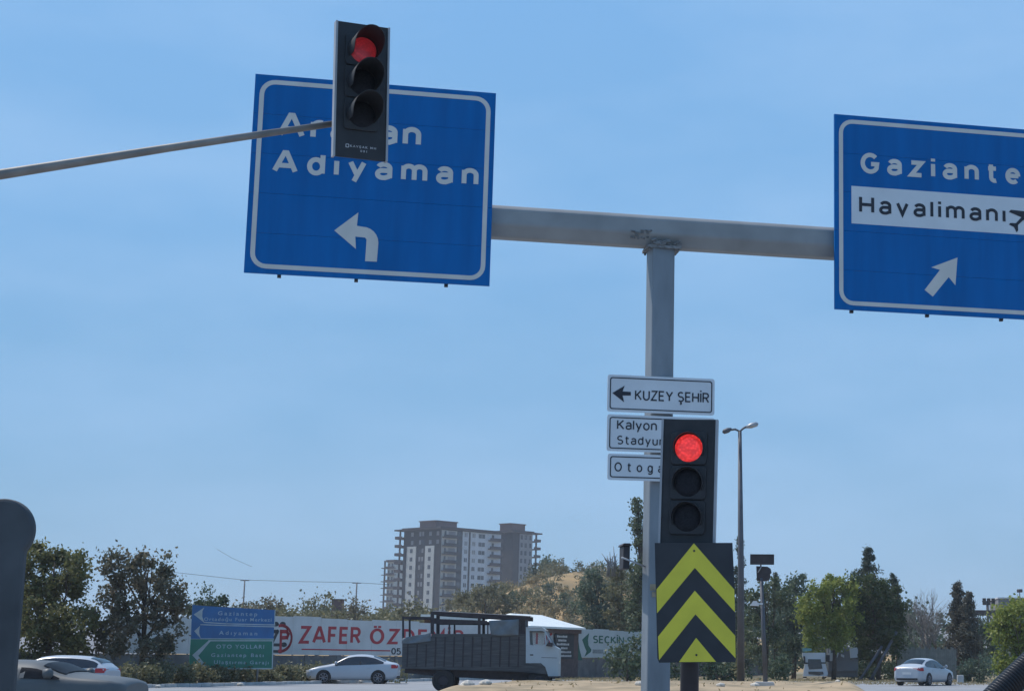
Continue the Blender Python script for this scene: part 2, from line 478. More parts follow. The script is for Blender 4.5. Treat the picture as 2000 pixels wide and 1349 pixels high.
def _arc(cx, cy, rx, ry, a0, a1, n=14):
    n *= 2
    return [(cx + rx * math.cos(R(a0 + (a1 - a0) * i / n)), cy + ry * math.sin(R(a0 + (a1 - a0) * i / n))) for i in range(n + 1)]
XH = .74
def _dot(x, y):
    return [(x - .001, y - .085), (x + .001, y + .085)]
GL = {   # width, strokes (centre lines), capital height 1
    'A': (.82, [[(0, 0), (.36, 1), (.46, 1), (.82, 0)], [(.14, .30), (.68, .30)]]),
    'B': (.6, [[(0, 0), (0, 1), (.34, 1)] + _arc(.34, .76, .22, .24, 90, -90) + [(0, .52)], [(.34, .52)] + _arc(.36, .26, .24, .26, 90, -90) + [(0, 0)]]),
    'C': (.68, [_arc(.37, .5, .37, .5, 48, 312, 22)]),
    'D': (.68, [[(0, 0), (0, 1), (.26, 1)] + _arc(.26, .5, .42, .5, 90, -90, 20) + [(0, 0)]]),
    'E': (.54, [[(.54, 1), (0, 1), (0, 0), (.54, 0)], [(0, .52), (.48, .52)]]),
    'F': (.52, [[(.52, 1), (0, 1), (0, 0)], [(0, .5), (.45, .5)]]),
    'G': (.70, [_arc(.36, .5, .36, .5, 45, 325, 30) + [(.68, .46), (.40, .46)]]),
    'H': (.66, [[(0, 0), (0, 1)], [(.66, 0), (.66, 1)], [(0, .5), (.66, .5)]]),
    'I': (0.0, [[(0, 0), (0, 1)]]),
    'K': (.64, [[(0, 0), (0, 1)], [(.60, 1), (.06, .44)], [(.2, .56), (.64, 0)]]),
    'L': (.5, [[(0, 1), (0, 0), (.5, 0)]]),
    'M': (.84, [[(0, 0), (0, 1), (.42, .3), (.84, 1), (.84, 0)]]),
    'N': (.66, [[(0, 0), (0, 1), (.66, 0), (.66, 1)]]),
    'O': (.78, [_arc(.39, .5, .39, .5, 90, 450, 30)]),
    'R': (.62, [[(0, 0), (0, 1), (.36, 1)] + _arc(.36, .75, .24, .25, 90, -90) + [(0, .5)], [(.3, .5), (.62, 0)]]),
    'S': (.6, [_arc(.3, .75, .28, .25, 40, 270, 16) + _arc(.3, .25, .30, .25, 90, -140, 16)]),
    'T': (.64, [[(0, 1), (.64, 1)], [(.32, 1), (.32, 0)]]),
    'U': (.64, [[(0, 1), (0, .34)] + _arc(.32, .32, .32, .32, 180, 360, 16) + [(.64, 1)]]),
    'Y': (.7, [[(0, 1), (.35, .46), (.7, 1)], [(.35, .46), (.35, 0)]]),
    'Z': (.62, [[(0, 1), (.62, 1), (0, 0), (.62, 0)]]),
    'a': (.50, [_arc(.26, XH - .22, .24, .22, 158, 0, 14) + [(.50, 0)], [(.50, .40), (.24, .40)] + _arc(.21, .20, .21, .20, 90, 270, 12) + [(.30, 0), (.50, .10)]]),
    'b': (.52, [[(0, 0), (0, 1)], _arc(.26, XH / 2, .26, XH / 2, 180, 540, 26)]),
    'd': (.52, [[(.52, 0), (.52, 1)], _arc(.26, XH / 2, .26, XH / 2, 0, 360, 26)]),
    'e': (.54, [[(.03, .38), (.54, .38)], _arc(.27, XH / 2, .27, XH / 2, 0, 312, 24)]),
    'g': (.52, [_arc(.26, XH / 2, .26, XH / 2, 0, 360, 26), [(.52, XH), (.52, -.06)] + _arc(.26, -.06, .26, .22, 0, -145, 14)]),
    'i': (0.0, [[(0, 0), (0, XH)], _dot(0, .98)]),
    'ı': (0.0, [[(0, 0), (0, XH)]]),
    'l': (0.0, [[(0, 0), (0, 1)]]),
    'm': (.88, [[(0, 0), (0, XH)], _arc(.22, XH - .24, .22, .24, 180, 0, 14) + [(.44, 0)], _arc(.66, XH - .24, .22, .24, 180, 0, 14) + [(.88, 0)]]),
    'n': (.50, [[(0, 0), (0, XH)], _arc(.25, XH - .26, .25, .26, 180, 0, 14) + [(.50, 0)]]),
    'o': (.56, [_arc(.28, XH / 2, .28, XH / 2, 90, 450, 28)]),
    'p': (.52, [[(0, -.28), (0, XH)], _arc(.26, XH / 2, .26, XH / 2, 180, 540, 26)]),
    'r': (.34, [[(0, 0), (0, XH)], _arc(.24, XH - .26, .24, .26, 180, 68, 10)]),
    't': (.38, [[(.14, .98), (.14, .2)] + _arc(.32, .2, .18, .2, 180, 290, 10), [(0, XH), (.38, XH)]]),
    'u': (.50, [[(0, XH), (0, .26)] + _arc(.25, .26, .25, .26, 180, 360, 14) + [(.50, XH)], [(.50, XH), (.50, 0)]]),
    'v': (.52, [[(0, XH), (.26, 0), (.52, XH)]]),
    'y': (.54, [[(0, XH), (.28, .03)], [(.54, XH), (.16, -.30)]]),
    'z': (.48, [[(0, XH), (.48, XH), (0, 0), (.48, 0)]]),
    '0': (.58, [_arc(.29, .5, .29, .5, 90, 450, 28)]),
    '5': (.56, [[(.52, 1), (.08, 1), (.05, .56)] + _arc(.27, .32, .29, .32, 125, -150, 18)]),
    ' ': (.28, []),
}
_ced = lambda cx: [(cx, -.04), (cx + .02, -.16)] + _arc(cx - .03, -.24, .09, .08, 60, -120, 8)
GL['Ş'] = (.6, GL['S'][1] + [_ced(.30)])
GL['Ç'] = (.68, GL['C'][1] + [_ced(.36)])
GL['İ'] = (0.0, GL['I'][1] + [_dot(0, 1.24)])
GL['Ö'] = (.78, GL['O'][1] + [_dot(.24, 1.22), _dot(.54, 1.22)])
def ribbon(mb, pts, hw, y0, y1, f):
    P = [Vector(p) for p in pts]
    Q = [P[0]]
    for p in P[1:]:
        if (p - Q[-1]).length > 1e-5:
            Q.append(p)
    P, n = Q, len(Q)
    closed = n > 3 and (P[0] - P[-1]).length < 1e-4
    L_, R_ = [], []
    for i in range(n):
        if closed and i in (0, n - 1):
            a, c = P[1] - P[0], P[0] - P[-2]
            d0, d1 = c.normalized(), a.normalized()
        else:
            d0 = (P[i] - P[i - 1]).normalized() if i else (P[1] - P[0]).normalized()
            d1 = (P[i + 1] - P[i]).normalized() if i < n - 1 else d0
        n0, n1 = Vector((-d0.y, d0.x)), Vector((-d1.y, d1.x))
        m_ = n0 + n1
        if m_.length < .2:
            m_ = n0.copy()
        m_.normalize()
        q = hw / max(.38, m_.dot(n0))
        L_.append(P[i] + m_ * q)
        R_.append(P[i] - m_ * q)
    vs = []
    for a, b_ in zip(L_, R_):
        for p in (a, b_):
            x, z = f(p.x, p.y)
            vs += [(x, y0, z), (x, y1, z)]
    fs = []
    for i in range(n - 1):
        a, b_ = 4 * i, 4 * (i + 1)
        fs += [(a, a + 2, b_ + 2, b_), (a, b_, b_ + 1, a + 1), (a + 2, a + 3, b_ + 3, b_ + 2)]
    if not closed:
        e = 4 * (n - 1)
        fs += [(0, 1, 3, 2), (e, e + 2, e + 3, e + 1)]
    mb.add(vs, fs)
def add_strokes(mb, body, x0, x1, z0, cap, y0, thick=.004, sw=.17, ws=1.0, shear=0.0, xs=1.0):
    hw = sw / 2
    inner = 1 - sw                     # centre lines shrink so that outer capitals measure cap
    W = (x1 - x0) / (cap * xs)
    ink = sum(GL[c][0] * ws * inner + (sw if c != ' ' else 0) for c in body)
    gap = (W - ink) / max(1, len(body) - 1)
    x = 0.0
    k = 0
    for c in body:
        wd, strokes = GL[c]
        for st_ in strokes:
            pts = [(x + hw + p[0] * ws * inner, hw + p[1] * inner) for p in st_]
            ribbon(mb, pts, hw, y0 - .0002 * (k % 4), y0 + thick, lambda a, b_: (x0 + a * cap * xs, z0 + b_ * cap + shear * a * cap * xs))
            k += 1
        x += wd * ws * inner + (sw if c != ' ' else 0) + gap

def rrect(x0, x1, z0, z1, r, n=6):
    p = []
    for cx_, cz_, a0 in ((x1 - r, z1 - r, 0), (x0 + r, z1 - r, 90), (x0 + r, z0 + r, 180), (x1 - r, z0 + r, 270)):
        for i in range(n + 1):
            a = R(a0 + 90 * i / n)
            p.append((cx_ + r * math.cos(a), cz_ + r * math.sin(a)))
    return p

class Face:
    """a vertical plate standing at world point P, facing the road; converts photograph pixels into its own x and z"""
    def __init__(s, P, th):
        s.P, s.th = Vector(P), th
        s.u = Vector((math.cos(th), math.sin(th), 0))
        s.n = Vector((math.sin(th), -math.cos(th), 0))
    def xz(s, px, py, off=0.0):
        d = ray(px, py)
        o = s.P + s.n * off - Vector((0, 0, EYE))
        t = o.dot(s.n) / d.dot(s.n)
        q = Vector((0, 0, EYE)) + d * t - s.P
        return (q.dot(s.u), q.z)
# ==== GROUND
def sheet(name, poly, z, m, kind='structure'):
    b = MB()
    b.add([(x, y, z) for x, y in poly], [tuple(range(len(poly)))])
    return tag(b.build(name, m), kind=kind)
sheet('ground', [(-1300, -28), (1100, -28), (1100, 2200), (-1300, 2200)], -0.03, M['earth'])
K0, K1 = Vector((gx(250, 73.5), 73.5, 0)), Vector((gx(790, 101), 101, 0))
kd = (K1 - K0).normalized()
K2 = K1 + kd * 16
Km = K0 - kd * 30
sheet('road', [(-90, -20), (80, -20), (80, 117), (K2.x, 117), (K2.x, K2.y), (K0.x, K0.y), (Km.x, Km.y), (-90, 40)], 0.0, M['asphalt'])
kb = MB()
nrm = Vector((-kd.y, kd.x, 0))
q = Km.copy()
i = 0
while (q - Km).length < (K2 - Km).length - 1:
    a, b_ = q + kd * 0.01, q + kd * 0.98
    h = 0.15 + 0.012 * math.sin(i * 2.3)
    vs = [a, b_, b_ + nrm * .22, a + nrm * .22]
    kb.add([(v.x, v.y, -0.02) for v in vs] + [(v.x, v.y, h) for v in vs], [(4, 5, 6, 7), (0, 1, 5, 4), (1, 2, 6, 5), (2, 3, 7, 6), (3, 0, 4, 7)])
    q += kd
    i += 1
tag(kb.build('kerb', M['kerb'], bevel=0.02), kind='structure')

# traffic island: a low sandy bank
def island_z(x, y):
    x0, x1 = gx(845, 60), gx(1735, 60)
    tx = (x - x0) / (x1 - x0)
    ty = (y - 47) / (84 - 47)
    if not (0 < tx < 1 and 0 < ty < 1):
        return -0.06
    ex = min(1, min(tx, 1 - tx) / 0.10)
    ey = min(1, min(ty / 0.28, (1 - ty) / 0.35))
    e = (ex * ex * (3 - 2 * ex)) * (ey * ey * (3 - 2 * ey))
    h = 0.44 + 0.07 * mnoise.noise(Vector((x * 0.35, y * 0.25, 1.3))) + 0.05 * mnoise.noise(Vector((x * 1.3, y * 0.9, 4.3)))
    h += 0.20 * math.exp(-((x - gx(1655, 60)) / 0.9) ** 2 - ((y - 60) / 4) ** 2)
    return e * h - 0.06 * (1 - e)
rows = []
for j in range(60):
    y = 46 + 39 * j / 59
    rows.append([(x, y, island_z(x, y)) for x in np.linspace(gx(835, 60), gx(1745, 60), 110)])
tag(MB().quadgrid(rows, flip=False).build('traffic_island', M['sand']), kind='structure')

# hill with dry grass, and far hills
HP = [(560, 1262), (700, 1240), (820, 1222), (880, 1205), (950, 1182), (1040, 1150), (1095, 1128), (1135, 1118), (1190, 1124), (1260, 1150), (1330, 1200), (1400, 1235), (1600, 1262), (1760, 1275), (1850, 1282)]
def hill_z(x, y):
    px = CX + x / 320 * F * 1.0 / 0.984
    top = 1.25 + (1291 - np.interp(px, [a for a, b in HP], [b for a, b in HP])) / ppm(320)
    t = min(1, max(0, (y - 190) / 130))
    t = t * t * (3 - 2 * t)
    if y > 330:
        t *= max(0, 1 - (y - 330) / 260)
    return -1.0 + (top + 0.6) * t + 0.7 * mnoise.noise(Vector((x * 0.06, y * 0.05, 2))) * t
rows = []
for j in range(50):
    y = 185 + 400 * j / 49
    rows.append([(x, y, hill_z(x, y)) for x in np.linspace(gx(520, 320), gx(1880, 320), 110)])
tag(MB().quadgrid(rows).build('hill', M['hill_gold']), kind='structure')
rows = []
for j in range(10):
    y = 1500 + 60 * j
    rows.append([(x, y, max(-5, math.sin(math.pi * min(1, j / 6)) * (33 + 22 * mnoise.noise(Vector((x * 0.006, 0, 5))) + 9 * mnoise.noise(Vector((x * 0.028, 0, 8)))))) for x in np.linspace(-900, 700, 150)])
tag(MB().quadgrid(rows).build('far_hills', M['far_hill']), kind='structure')

# ==== GANTRY AND ITS SIGNS
TH = R(13.67)
gu = Vector((math.cos(TH), math.sin(TH), 0))
G0 = Vector((0, 20, 0))
gf = Face(G0, TH)
gantry = thing('sign_gantry', 'tall grey steel pole with a long cross beam carrying the big blue road signs', 'sign gantry', G0 + gu * -1.183, TH)
def gl(x):  # gantry coordinate -> root-local x
    return x + 1.183
pb = MB()
W_ = 0.135
pb.box(-W_, W_, -W_, W_, 0.03, 5.985)
po = pb.build('pole', M['galv'], gantry, bevel=0.018)
po.rotation_euler = (0, -.004, R(6))
po.location = (.08, 0.17, 0)
b = MB()
sec = [(.02, 6.12), (.02, 6.30), (.075, 6.355), (.285, 6.355), (.34, 6.30), (.34, 6.06), (.27, 5.99), (.11, 5.99)]
ns = len(sec)
b.add([(gl(-5.2), y, z) for y, z in sec] + [(gl(4.6), y, z) for y, z in sec],
      [tuple(range(ns)), tuple(range(2 * ns - 1, ns - 1, -1))] + [(i, i + ns, (i + 1) % ns + ns, (i + 1) % ns) for i in range(ns)])
b.build('beam', M['beam'], gantry, bevel=0.02)
b = MB()
b.box(-0.24, 0.24, -0.05, 0.39, 0.0, 0.03)
for sx in (-.19, .19):
    for y in (0.0, .34):
        b.tube([(sx, y, 0.03), (sx, y, .08)], .018, 6)
b.build('base_plate', M['galv'], gantry)
b = MB()
b.box(-0.13, 0.27, 0.0, 0.36, 5.955, 5.988)
for sx in (-.1, .24):
    for yy in (.03, .33):
        b.tube([(sx, yy, 5.93), (sx, yy, 5.954)], .014, 6)
for sx in ():
    b.prism([(sx * .135, 5.955), (sx * .19, 5.955), (sx * .135, 5.80)], 0.1, 0.12)
for k in range(26):
    a = random.uniform(-.10, .22)
    b.tube([(a, .004, 6.0 + random.uniform(-.015, .05)), (a + random.uniform(.03, .07), .003, 6.0 + random.uniform(-.01, .06))], random.uniform(.008, .016), 5)
b.build('weld_collar', M['weld'], gantry)
b = MB()
for k in range(14):
    a = random.uniform(-.33, -.1)
    z = random.uniform(6.05, 6.15)
    b.tube([(a, .016, z), (a + random.uniform(.02, .07), .016, z + random.uniform(-.012, .012))], .011, 5)
b.build('weld_scar', M['weld'], gantry)
b = MB()
for px0, px1, py0, py1 in ((1270, 1290, 1140, 1152), (1274, 1291, 1155, 1165)):
    x0, z0 = gf.xz(px0, py1)
    x1, z1 = gf.xz(px1, py0)
    b.box(gl(x0), gl(x1), .018, .024, z0, z1)
b.build('sticker', mat('faded_sticker', (0.30, 0.24, 0.16), 0.7, var=0.3, scale=14), gantry)
x0, z0 = gf.xz(1258, 1103)
x1, z1 = gf.xz(1217, 1087)
MB().tube([(gl(x0) + .05, .16, z0 - .01), (gl(x1), .10, z1)], .010, 8).build('bracket_arm', M['edge_grey'], gantry)
b = MB()
xa, za = gf.xz(1221, 1109)
xb, zb = gf.xz(1235, 1064)
b.box(gl(xa), gl(xb), .14, .42, za, zb)
b.prism([(gl(xa) - .02, zb), (gl(xb) + .02, zb), (gl(xb), zb + .03), (gl(xa), zb + .03)], .12, .44)
b.build('equipment_box', M['dark_metal'], gantry, bevel=.01)

def big_sign(name, label, px_corners, lines, arrow, extra=None, right_x=None):
    TL, BL, TR, BR = [gf.xz(*p, .10) if p else None for p in px_corners]
    x0 = (TL[0] + BL[0]) / 2
    x1 = (TR[0] + BR[0]) / 2 if TR else x0 + right_x
    z1 = (TL[1] + TR[1]) / 2 if TR else TL[1]
    z0 = (BL[1] + BR[1]) / 2 if BR else BL[1]
    root = thing(name, label, 'road sign', G0 + gu * x0 + gf.n * .10, TH)
    w, h = x1 - x0, z1 - z0
    b = MB()
    n = 5
    for k in range(n):               # stacked aluminium planks, hairline joints
        b.box(0, w, 0, .03, z0 + h * k / n + (.0015 if k else 0), z0 + h * (k + 1) / n - (.0015 if k < n - 1 else 0))
    b.build('panel', M['blue'], root)
    m_ = .055
    b = MB()
    b.ring(rrect(m_, w - m_, z0 + m_, z1 - m_, .17), rrect(m_ + .05, w - m_ - .05, z0 + m_ + .05, z1 - m_ - .05, .12), -.004, 0.001)
    b.build('border', M['sign_white'], root)
    lx = lambda px, py: (lambda q: (q[0] - x0, q[1]))(gf.xz(px, py, .104))
    b = MB()
    for body, a, e, top, off in lines:
        ax, az = lx(*a)
        ex, ez = lx(*e)
        tz = lx(*top)[1]
        add_strokes(b, body, ax, ex, az, tz - az, -.005, .004, sw=.205, ws=1.28)
    b.build('lettering', M['sign_white'], root)
    b = MB()
    b.prism([lx(*p) for p in arrow], -.005, -.001)
    b.build('arrow', M['sign_white'], root)
    if extra:
        extra(root, lx, w)
    b = MB()
    for k in (.14, .45, .82):
        xx = w * k if TR else [.22, 1.16, 2.1][(.14, .45, .82).index(k)]
        b.box(xx - .02, xx + .02, .032, .075, z0 - .028, z1 - .02)
    for zz in (z0 + h * .3, z0 + h * .75):
        pass
    b.build('rail', M['dark_metal'], root)
    b = MB()
    for xx in (.35 * w, .65 * w):
        b.box(xx - .04, xx + .04, .0755, .119, 6.0, 6.34)
    b.build('bracket', M['galv'], root)
    return root

arc = []
for k in range(7):
    a = R(90 - 90 * k / 6)
    arc.append((708 + 31 * math.cos(a), 474 - 31 * math.sin(a) * 1.0))
left_arrow = [(653, 450), (700, 415), (697, 441)] + arc + [(736, 511), (713, 510), (716, 468), (713, 464), (694, 462), (695, 486)]
big_sign('blue_road_sign', 'large blue road sign with a left arrow, partly hidden behind the overhead traffic light',
         [(500, 147), (475, 530), (968, 180), (957, 560)],
         [('Araban', (541, 267), (822, 283), (560, 220), .014), ('Adıyaman', (531, 337), (934, 364), (548, 293), .014)],
         left_arrow)

def plane_icon(lx, cx, cy, s):
    # plan view of an aircraft pointing up-right, drawn as one outline
    half = [(0, -1.0), (.09, -.85), (.10, -.35), (.85, .25), (.85, .42), (.10, .12), (.08, .60), (.32, .82), (.32, .95), (0, .84)]
    pts = half + [(-x, y) for x, y in half[::-1][1:-1]]
    a = R(45)
    return [lx(cx + s * (x * math.cos(a) - y * math.sin(a)), cy + s * (x * math.sin(a) + y * math.cos(a))) for x, y in pts]
def airport(root, lx, w):
    p = [lx(1663, 363), lx(1661, 436)]
    z1, z0 = p[0][1], p[1][1]
    b = MB()
    b.prism([(p[0][0], z0), (w - .16, z0), (w - .16, z1), (p[0][0], z1)], -.0045, 0)
    panel = b.build('airport_panel', M['plate_white'], root)
    b = MB()
    a, e, t = lx(1678, 416), lx(1964, 440), lx(1680, 382)
    add_strokes(b, 'Havalimanı', a[0], e[0], a[1], t[1] - a[1], -.009, .004, sw=.17, ws=1.28)
    b.prism(plane_icon(lx, 2000, 424, 33), -.009, -.005)
    b.build('lettering', M['ink'], panel)
big_sign('blue_road_sign', 'large blue road sign with a white airport panel and a slanted up-right arrow',
         [(1633, 223), (1627, 603), None, None],
         [('Gaziantep', (1681, 338), (2036, 374), (1690, 298), .014)],
         [(1870, 503), (1866, 557), (1853, 541), (1822, 579), (1806, 566), (1836, 527), (1819, 522)][::1],
         airport, right_x=2.95)

def plate(label, x0px, x1px, ytop, ybot, fn):
    # plates clamped to the front of the gantry pole
    o = .06
    a, c = gf.xz(x0px, ytop[0], o), gf.xz(x0px, ybot[0], o)
    b_, d = gf.xz(x1px, ytop[1], o), gf.xz(x1px, ybot[1], o)
    x0, x1, z1, z0 = a[0], b_[0], (a[1] + b_[1]) / 2, (c[1] + d[1]) / 2
    root = thing('direction_plate', label, 'road sign', G0 + gu * x0 + gf.n * o, TH, 'white direction plates on the gantry pole')
    w = x1 - x0
    MB().prism(rrect(0, w, z0, z1, .03), 0, .012).build('panel', M['plate_white'], root)
    MB().ring(rrect(.028, w - .028, z0 + .028, z1 - .028, .03), rrect(.04, w - .04, z0 + .04, z1 - .04, .022), -.003, .001).build('border', M['ink'], root)
    t = MB()
    fn(t, lambda px, py: (lambda q: (q[0] - x0, q[1]))(gf.xz(px, py, o + .004)))
    t.build('lettering', M['ink'], root)
    b = MB()
    for xx in (.43 * w, .62 * w):
        b.box(xx - .015, xx + .015, .0125, .04, z0 + .05, z1 - .05)
    b.build('clamp', M['alu'], root)
def ptext(t, lx, body, a, e, top, off=.0):
    A, E_, T = lx(*a), lx(*e), lx(*top)
    add_strokes(t, body, A[0], E_[0], A[1], T[1] - A[1], -.004, .0035, sw=.135, ws={'KUZEY ŞEHİR': .98, 'Otogar': 1.0}.get(body, 1.12))
def kuzey(t, lx):
    ptext(t, lx, 'KUZEY ŞEHİR', (1240, 781), (1385, 785), (1240, 761), .012)
    t.prism([lx(*p) for p in [(1196, 767), (1220, 753), (1216, 764), (1232, 765), (1232, 772), (1216, 772), (1219, 785)]], -.004, -.0005)
def kalyon(t, lx):
    ptext(t, lx, 'Kalyon', (1205, 838), (1283, 840), (1205, 819), .004)
    ptext(t, lx, 'Stadyumu', (1205, 867), (1318, 869), (1205, 850), .004)
def otogar(t, lx):
    ptext(t, lx, 'Otogar', (1200, 920), (1313, 924), (1200, 902), .008)
plate('white plate with a black left arrow and capital letters, topmost on the gantry pole', 1187, 1396, (732, 739), (804, 810), kuzey)
plate('white plate with two lines of lower case lettering, middle one on the gantry pole', 1186, 1397, (810, 815), (881, 886), kalyon)
plate('white plate with one word in wide lettering, lowest on the gantry pole', 1187, 1398, (887, 890), (937, 942), otogar)

# ==== TRAFFIC LIGHTS
DROP = -.86
def signal_head(name, label, loc, rot, lit, visor=.16):
    root = thing(name, label, 'traffic light', loc)
    root.rotation_euler = rot
    # origin is the centre of the red lens, front towards -y
    w, top, bot = .195, .215, DROP
    MB().box(-w, w, 0, .012, bot, top).build('backboard', M['black'], root)
    b = MB()
    for sx in (-1, 1):
        b.box(min(sx * w, sx * (w + .016)), max(sx * w, sx * (w + .016)), -.012, .05, bot, top)
    b.build('edge_trim', M['edge_grey'], root)
    b = MB()
    for k in range(3):
        b.prism(rrect(-.135, .135, -.257 * k - .125, -.257 * k + .125, .03), -.018, -.0005)
    b.box(-.12, .12, .0125, .17, -.66, .14)
    b.build('housing', M['black'], root, bevel=.006)
    for k in range(3):
        zc = -.257 * k
        n = 36
        rows = []
        for rr, yy in ((0.103, -.019), (.095, -.026), (.07, -.033), (.035, -.037), (.001, -.038)):
            rows.append([(rr * math.cos(2 * math.pi * i / n), yy, zc + rr * math.sin(2 * math.pi * i / n)) for i in range(n + 1)])
        MB().quadgrid(rows, flip=False).build('red_lens' if k == 0 else ('amber_lens' if k == 1 else 'green_lens'),
                                  lit if k == 0 else M['lens_off'], root)
        b = MB()
        o_, i_ = [], []
        m = 28
        a0, a1 = -30, 210
        R0, R1, LN = .116, .112, visor
        rows_o, rows_i = [], []
        for i in range(m + 1):
            a = R(a0 + (a1 - a0) * i / m)
            ln = LN * (0.35 + 0.65 * max(0, math.sin(max(0, min(math.pi, (i / m) * math.pi)))) ** .6)
            ca, sa = math.cos(a), math.sin(a)
            rows_o.append([(R0 * ca, -.0185, zc + R0 * sa), (R0 * ca * .98, -.0185 - ln, zc + R0 * sa * .98)])
            rows_i.append([(R1 * ca, -.0185, zc + R1 * sa), (R1 * ca * .98, -.0185 - ln, zc + R1 * sa * .98)])
        b.quadgrid(rows_o)
        b.quadgrid(rows_i, flip=True)
        b.quadgrid([[ro[1], ri[1]] for ro, ri in zip(rows_o, rows_i)])
        b.build('visor', M['black'], root)
    t = MB()
    add_text(t, 'KAVŞAK MH', -.08, .12, -.775, .017, -.003, .002, .01)
    add_text(t, '001', 0.0, .05, -.807, .017, -.003, .002, .01)
    t.ring(rrect(-.115, -.088, -.782, -.753, .006), rrect(-.110, -.093, -.777, -.758, .004), -.003, -.001)
    t.build('lettering', M['print'], root)
    return root

p = at(708, 100, 12.9)
signal_head('overhead_traffic_light', 'overhead traffic light with a dull red lamp, hanging in front of a blue sign', p, (0, R(-1.5), R(27)), M['red_dim'], .29)
mast = thing('signal_mast', 'thin grey mast arm reaching in from the left to the overhead traffic light', 'mast arm', (at(-170, 1291, 12.0).x, 12.0, 0))
mb = mast.location
q0 = at(664, 240, 13.03) - mb
q1 = at(330, 289, 12.7) - mb
q2 = at(0, 341, 12.35) - mb
q3 = at(-165, 365, 12.12) - mb
MB().tube([q3, q2, q1, q0], [.046, .039, .031, .025], 12).build('arm', M['arm'], mast)
MB().tube([(0, 0, 0), (0, 0, q3.z + .25)], [.09, .07], 12).build('mast', M['galv'], mast)
MB().tube([(q3.x - .02, q3.y - .13, q3.z), (q3.x - .02, q3.y + .05, q3.z)], .06, 10).build('joint', M['galv'], mast)

p = at(1346, 875, 12.9)
signal_head('post_traffic_light', 'traffic light with a bright red lamp, right above the chevron board', p, (0, R(.8), R(-6)), M['red_lit'], .075)
post = thing('signal_post', 'short dark post below the chevron board', 'post', (p.x + .02, 13.03, 0))
MB().tube([(0, 0, 0), (0, 0, 3.0)], .068, 16).build('post', M['dark_metal'], post)
b = MB()
b.box(-.15, .15, -.15, .15, 0, .02)
b.build('base_plate', M['dark_metal'], post)
cf = Face((p.x, 12.78, 0), R(-1))
croot = thing('chevron_board', 'black board with yellow upward chevrons under the lit red traffic light', 'chevron sign', cf.P, R(-1))
c4 = lambda x, y: cf.xz(1150 + x / 3.864, 1000 + y / 3.864, .004)
b = MB()
b.prism([c4(497, 230), c4(1084, 229), c4(1100, 580), c4(1112, 1100), c4(1105, 1128), c4(530, 1133), c4(517, 1100), c4(505, 580)], 0, .02)
b.build('panel', M['board_black'], croot)
for pl in ([(793, 233), (1098, 582), (1103, 752), (800, 418), (515, 760), (511, 580)], [(800, 590), (1105, 930), (1108, 1100), (805, 768), (530, 1114), (522, 937)], [(810, 945), (960, 1126), (680, 1128)]):
    MB().prism([c4(*q) for q in pl], -.003, .001).build('chevron', M['yellow'], croot)
b = MB()
for x, y in ((795, 290), (812, 1075)):
    a = c4(x, y)
    MB().tube([(a[0], -.008, a[1]), (a[0], -.002, a[1])], .008, 8).build('bolt', M['dark_metal'], croot)
b = MB()
for z in (1.55, 2.05):
    MB().box(-.1, .14, .021, .17, z, z + .04).build('bracket', M['dark_metal'], croot)

# small traffic light across the junction, seen from behind, with a panel over it
Y = 62
p0 = at(1492, 1334, Y)
far = thing('traffic_light', 'small traffic light seen from behind on a thin leaning post under a flat panel', 'traffic light', (p0.x, Y, island_z(p0.x, Y) - .03))
fl = lambda px, py, dy=0: at(px, py, Y + dy) - far.location
MB().tube([(0.06, 0, 0), fl(1487, 1128)], [.085, .065], 10).build('post', M['lamp_pole'], far)
MB().prism([(-.35, 0), (.4, 0), (.33, .17), (-.3, .17)], -.3, .3).build('concrete_foot', M['kerb'], far, bevel=.02)
b = MB()
a, c = fl(1465, 1102), fl(1512, 1082)
b.box(a.x, c.x, -.06, 0, a.z, c.z)
b.build('panel', M['dark_metal'], far)
b = MB()
pl = [fl(*q) for q in [(1477, 1105), (1499, 1106), (1505, 1110), (1507, 1117), (1504, 1121), (1505, 1126), (1502, 1132), (1494, 1134), (1478, 1133)]]
b.prism([(v.x, v.z) for v in pl], -.05, .35)
v = fl(1486, 1104)
b.tube([(v.x, 0, v.z - .02), (v.x, 0, v.z + .1)], .03, 6)
b.build('signal_head', M['dark_metal'], far)
v = fl(1484, 1112)
MB().tube([(v.x - .07, -.08, v.z - .1), (v.x, -.08, v.z), (v.x + .05, -.07, v.z + .1)], .018, 6).build('cable', M['edge_grey'], far)
b = MB()
pl = [fl(*q) for q in [(1465, 1182), (1471, 1173), (1478, 1173), (1483, 1183)]]
b.prism([(v.x, v.z) for v in pl], -.18, .0)
b.box(fl(1478, 1178).x, fl(1490, 1178).x, -.07, -.04, fl(1478, 1180).z, fl(1478, 1177).z)
b.build('floodlight', M['plate_white'], far)

# double street lamp
Y = 72
p0 = at(1447, 1330, Y)
lamp = thing('street_lamp', 'tall double-headed street lamp behind the chevron board', 'street lamp', (p0.x, Y, island_z(p0.x, Y) - .05))
ll = lambda px, py: at(px, py, Y) - lamp.location
MB().tube([(0, 0, 0), (ll(1447, 1100)), ll(1445, 842)], [.15, .125, .075], 12).build('pole', M['lamp_pole'], lamp)
MB().tube([ll(1420, 840), ll(1436, 838), ll(1445, 842), ll(1452, 836), ll(1462, 831)], .045, 8).build('arm', M['lamp_pole'], lamp)
for side, (a, c) in ((-1, ((1411, 844), (1429, 837))), (1, ((1481, 827), (1457, 834)))):
    A, B_ = ll(*a), ll(*c)
    d = B_ - A
    MB().tube([A, A + d * .15, A + d * .6, B_], [.03, .10, .11, .05], 10).build('lamp_head', M['lamp_pole'] if side < 0 else M['alu'], lamp)

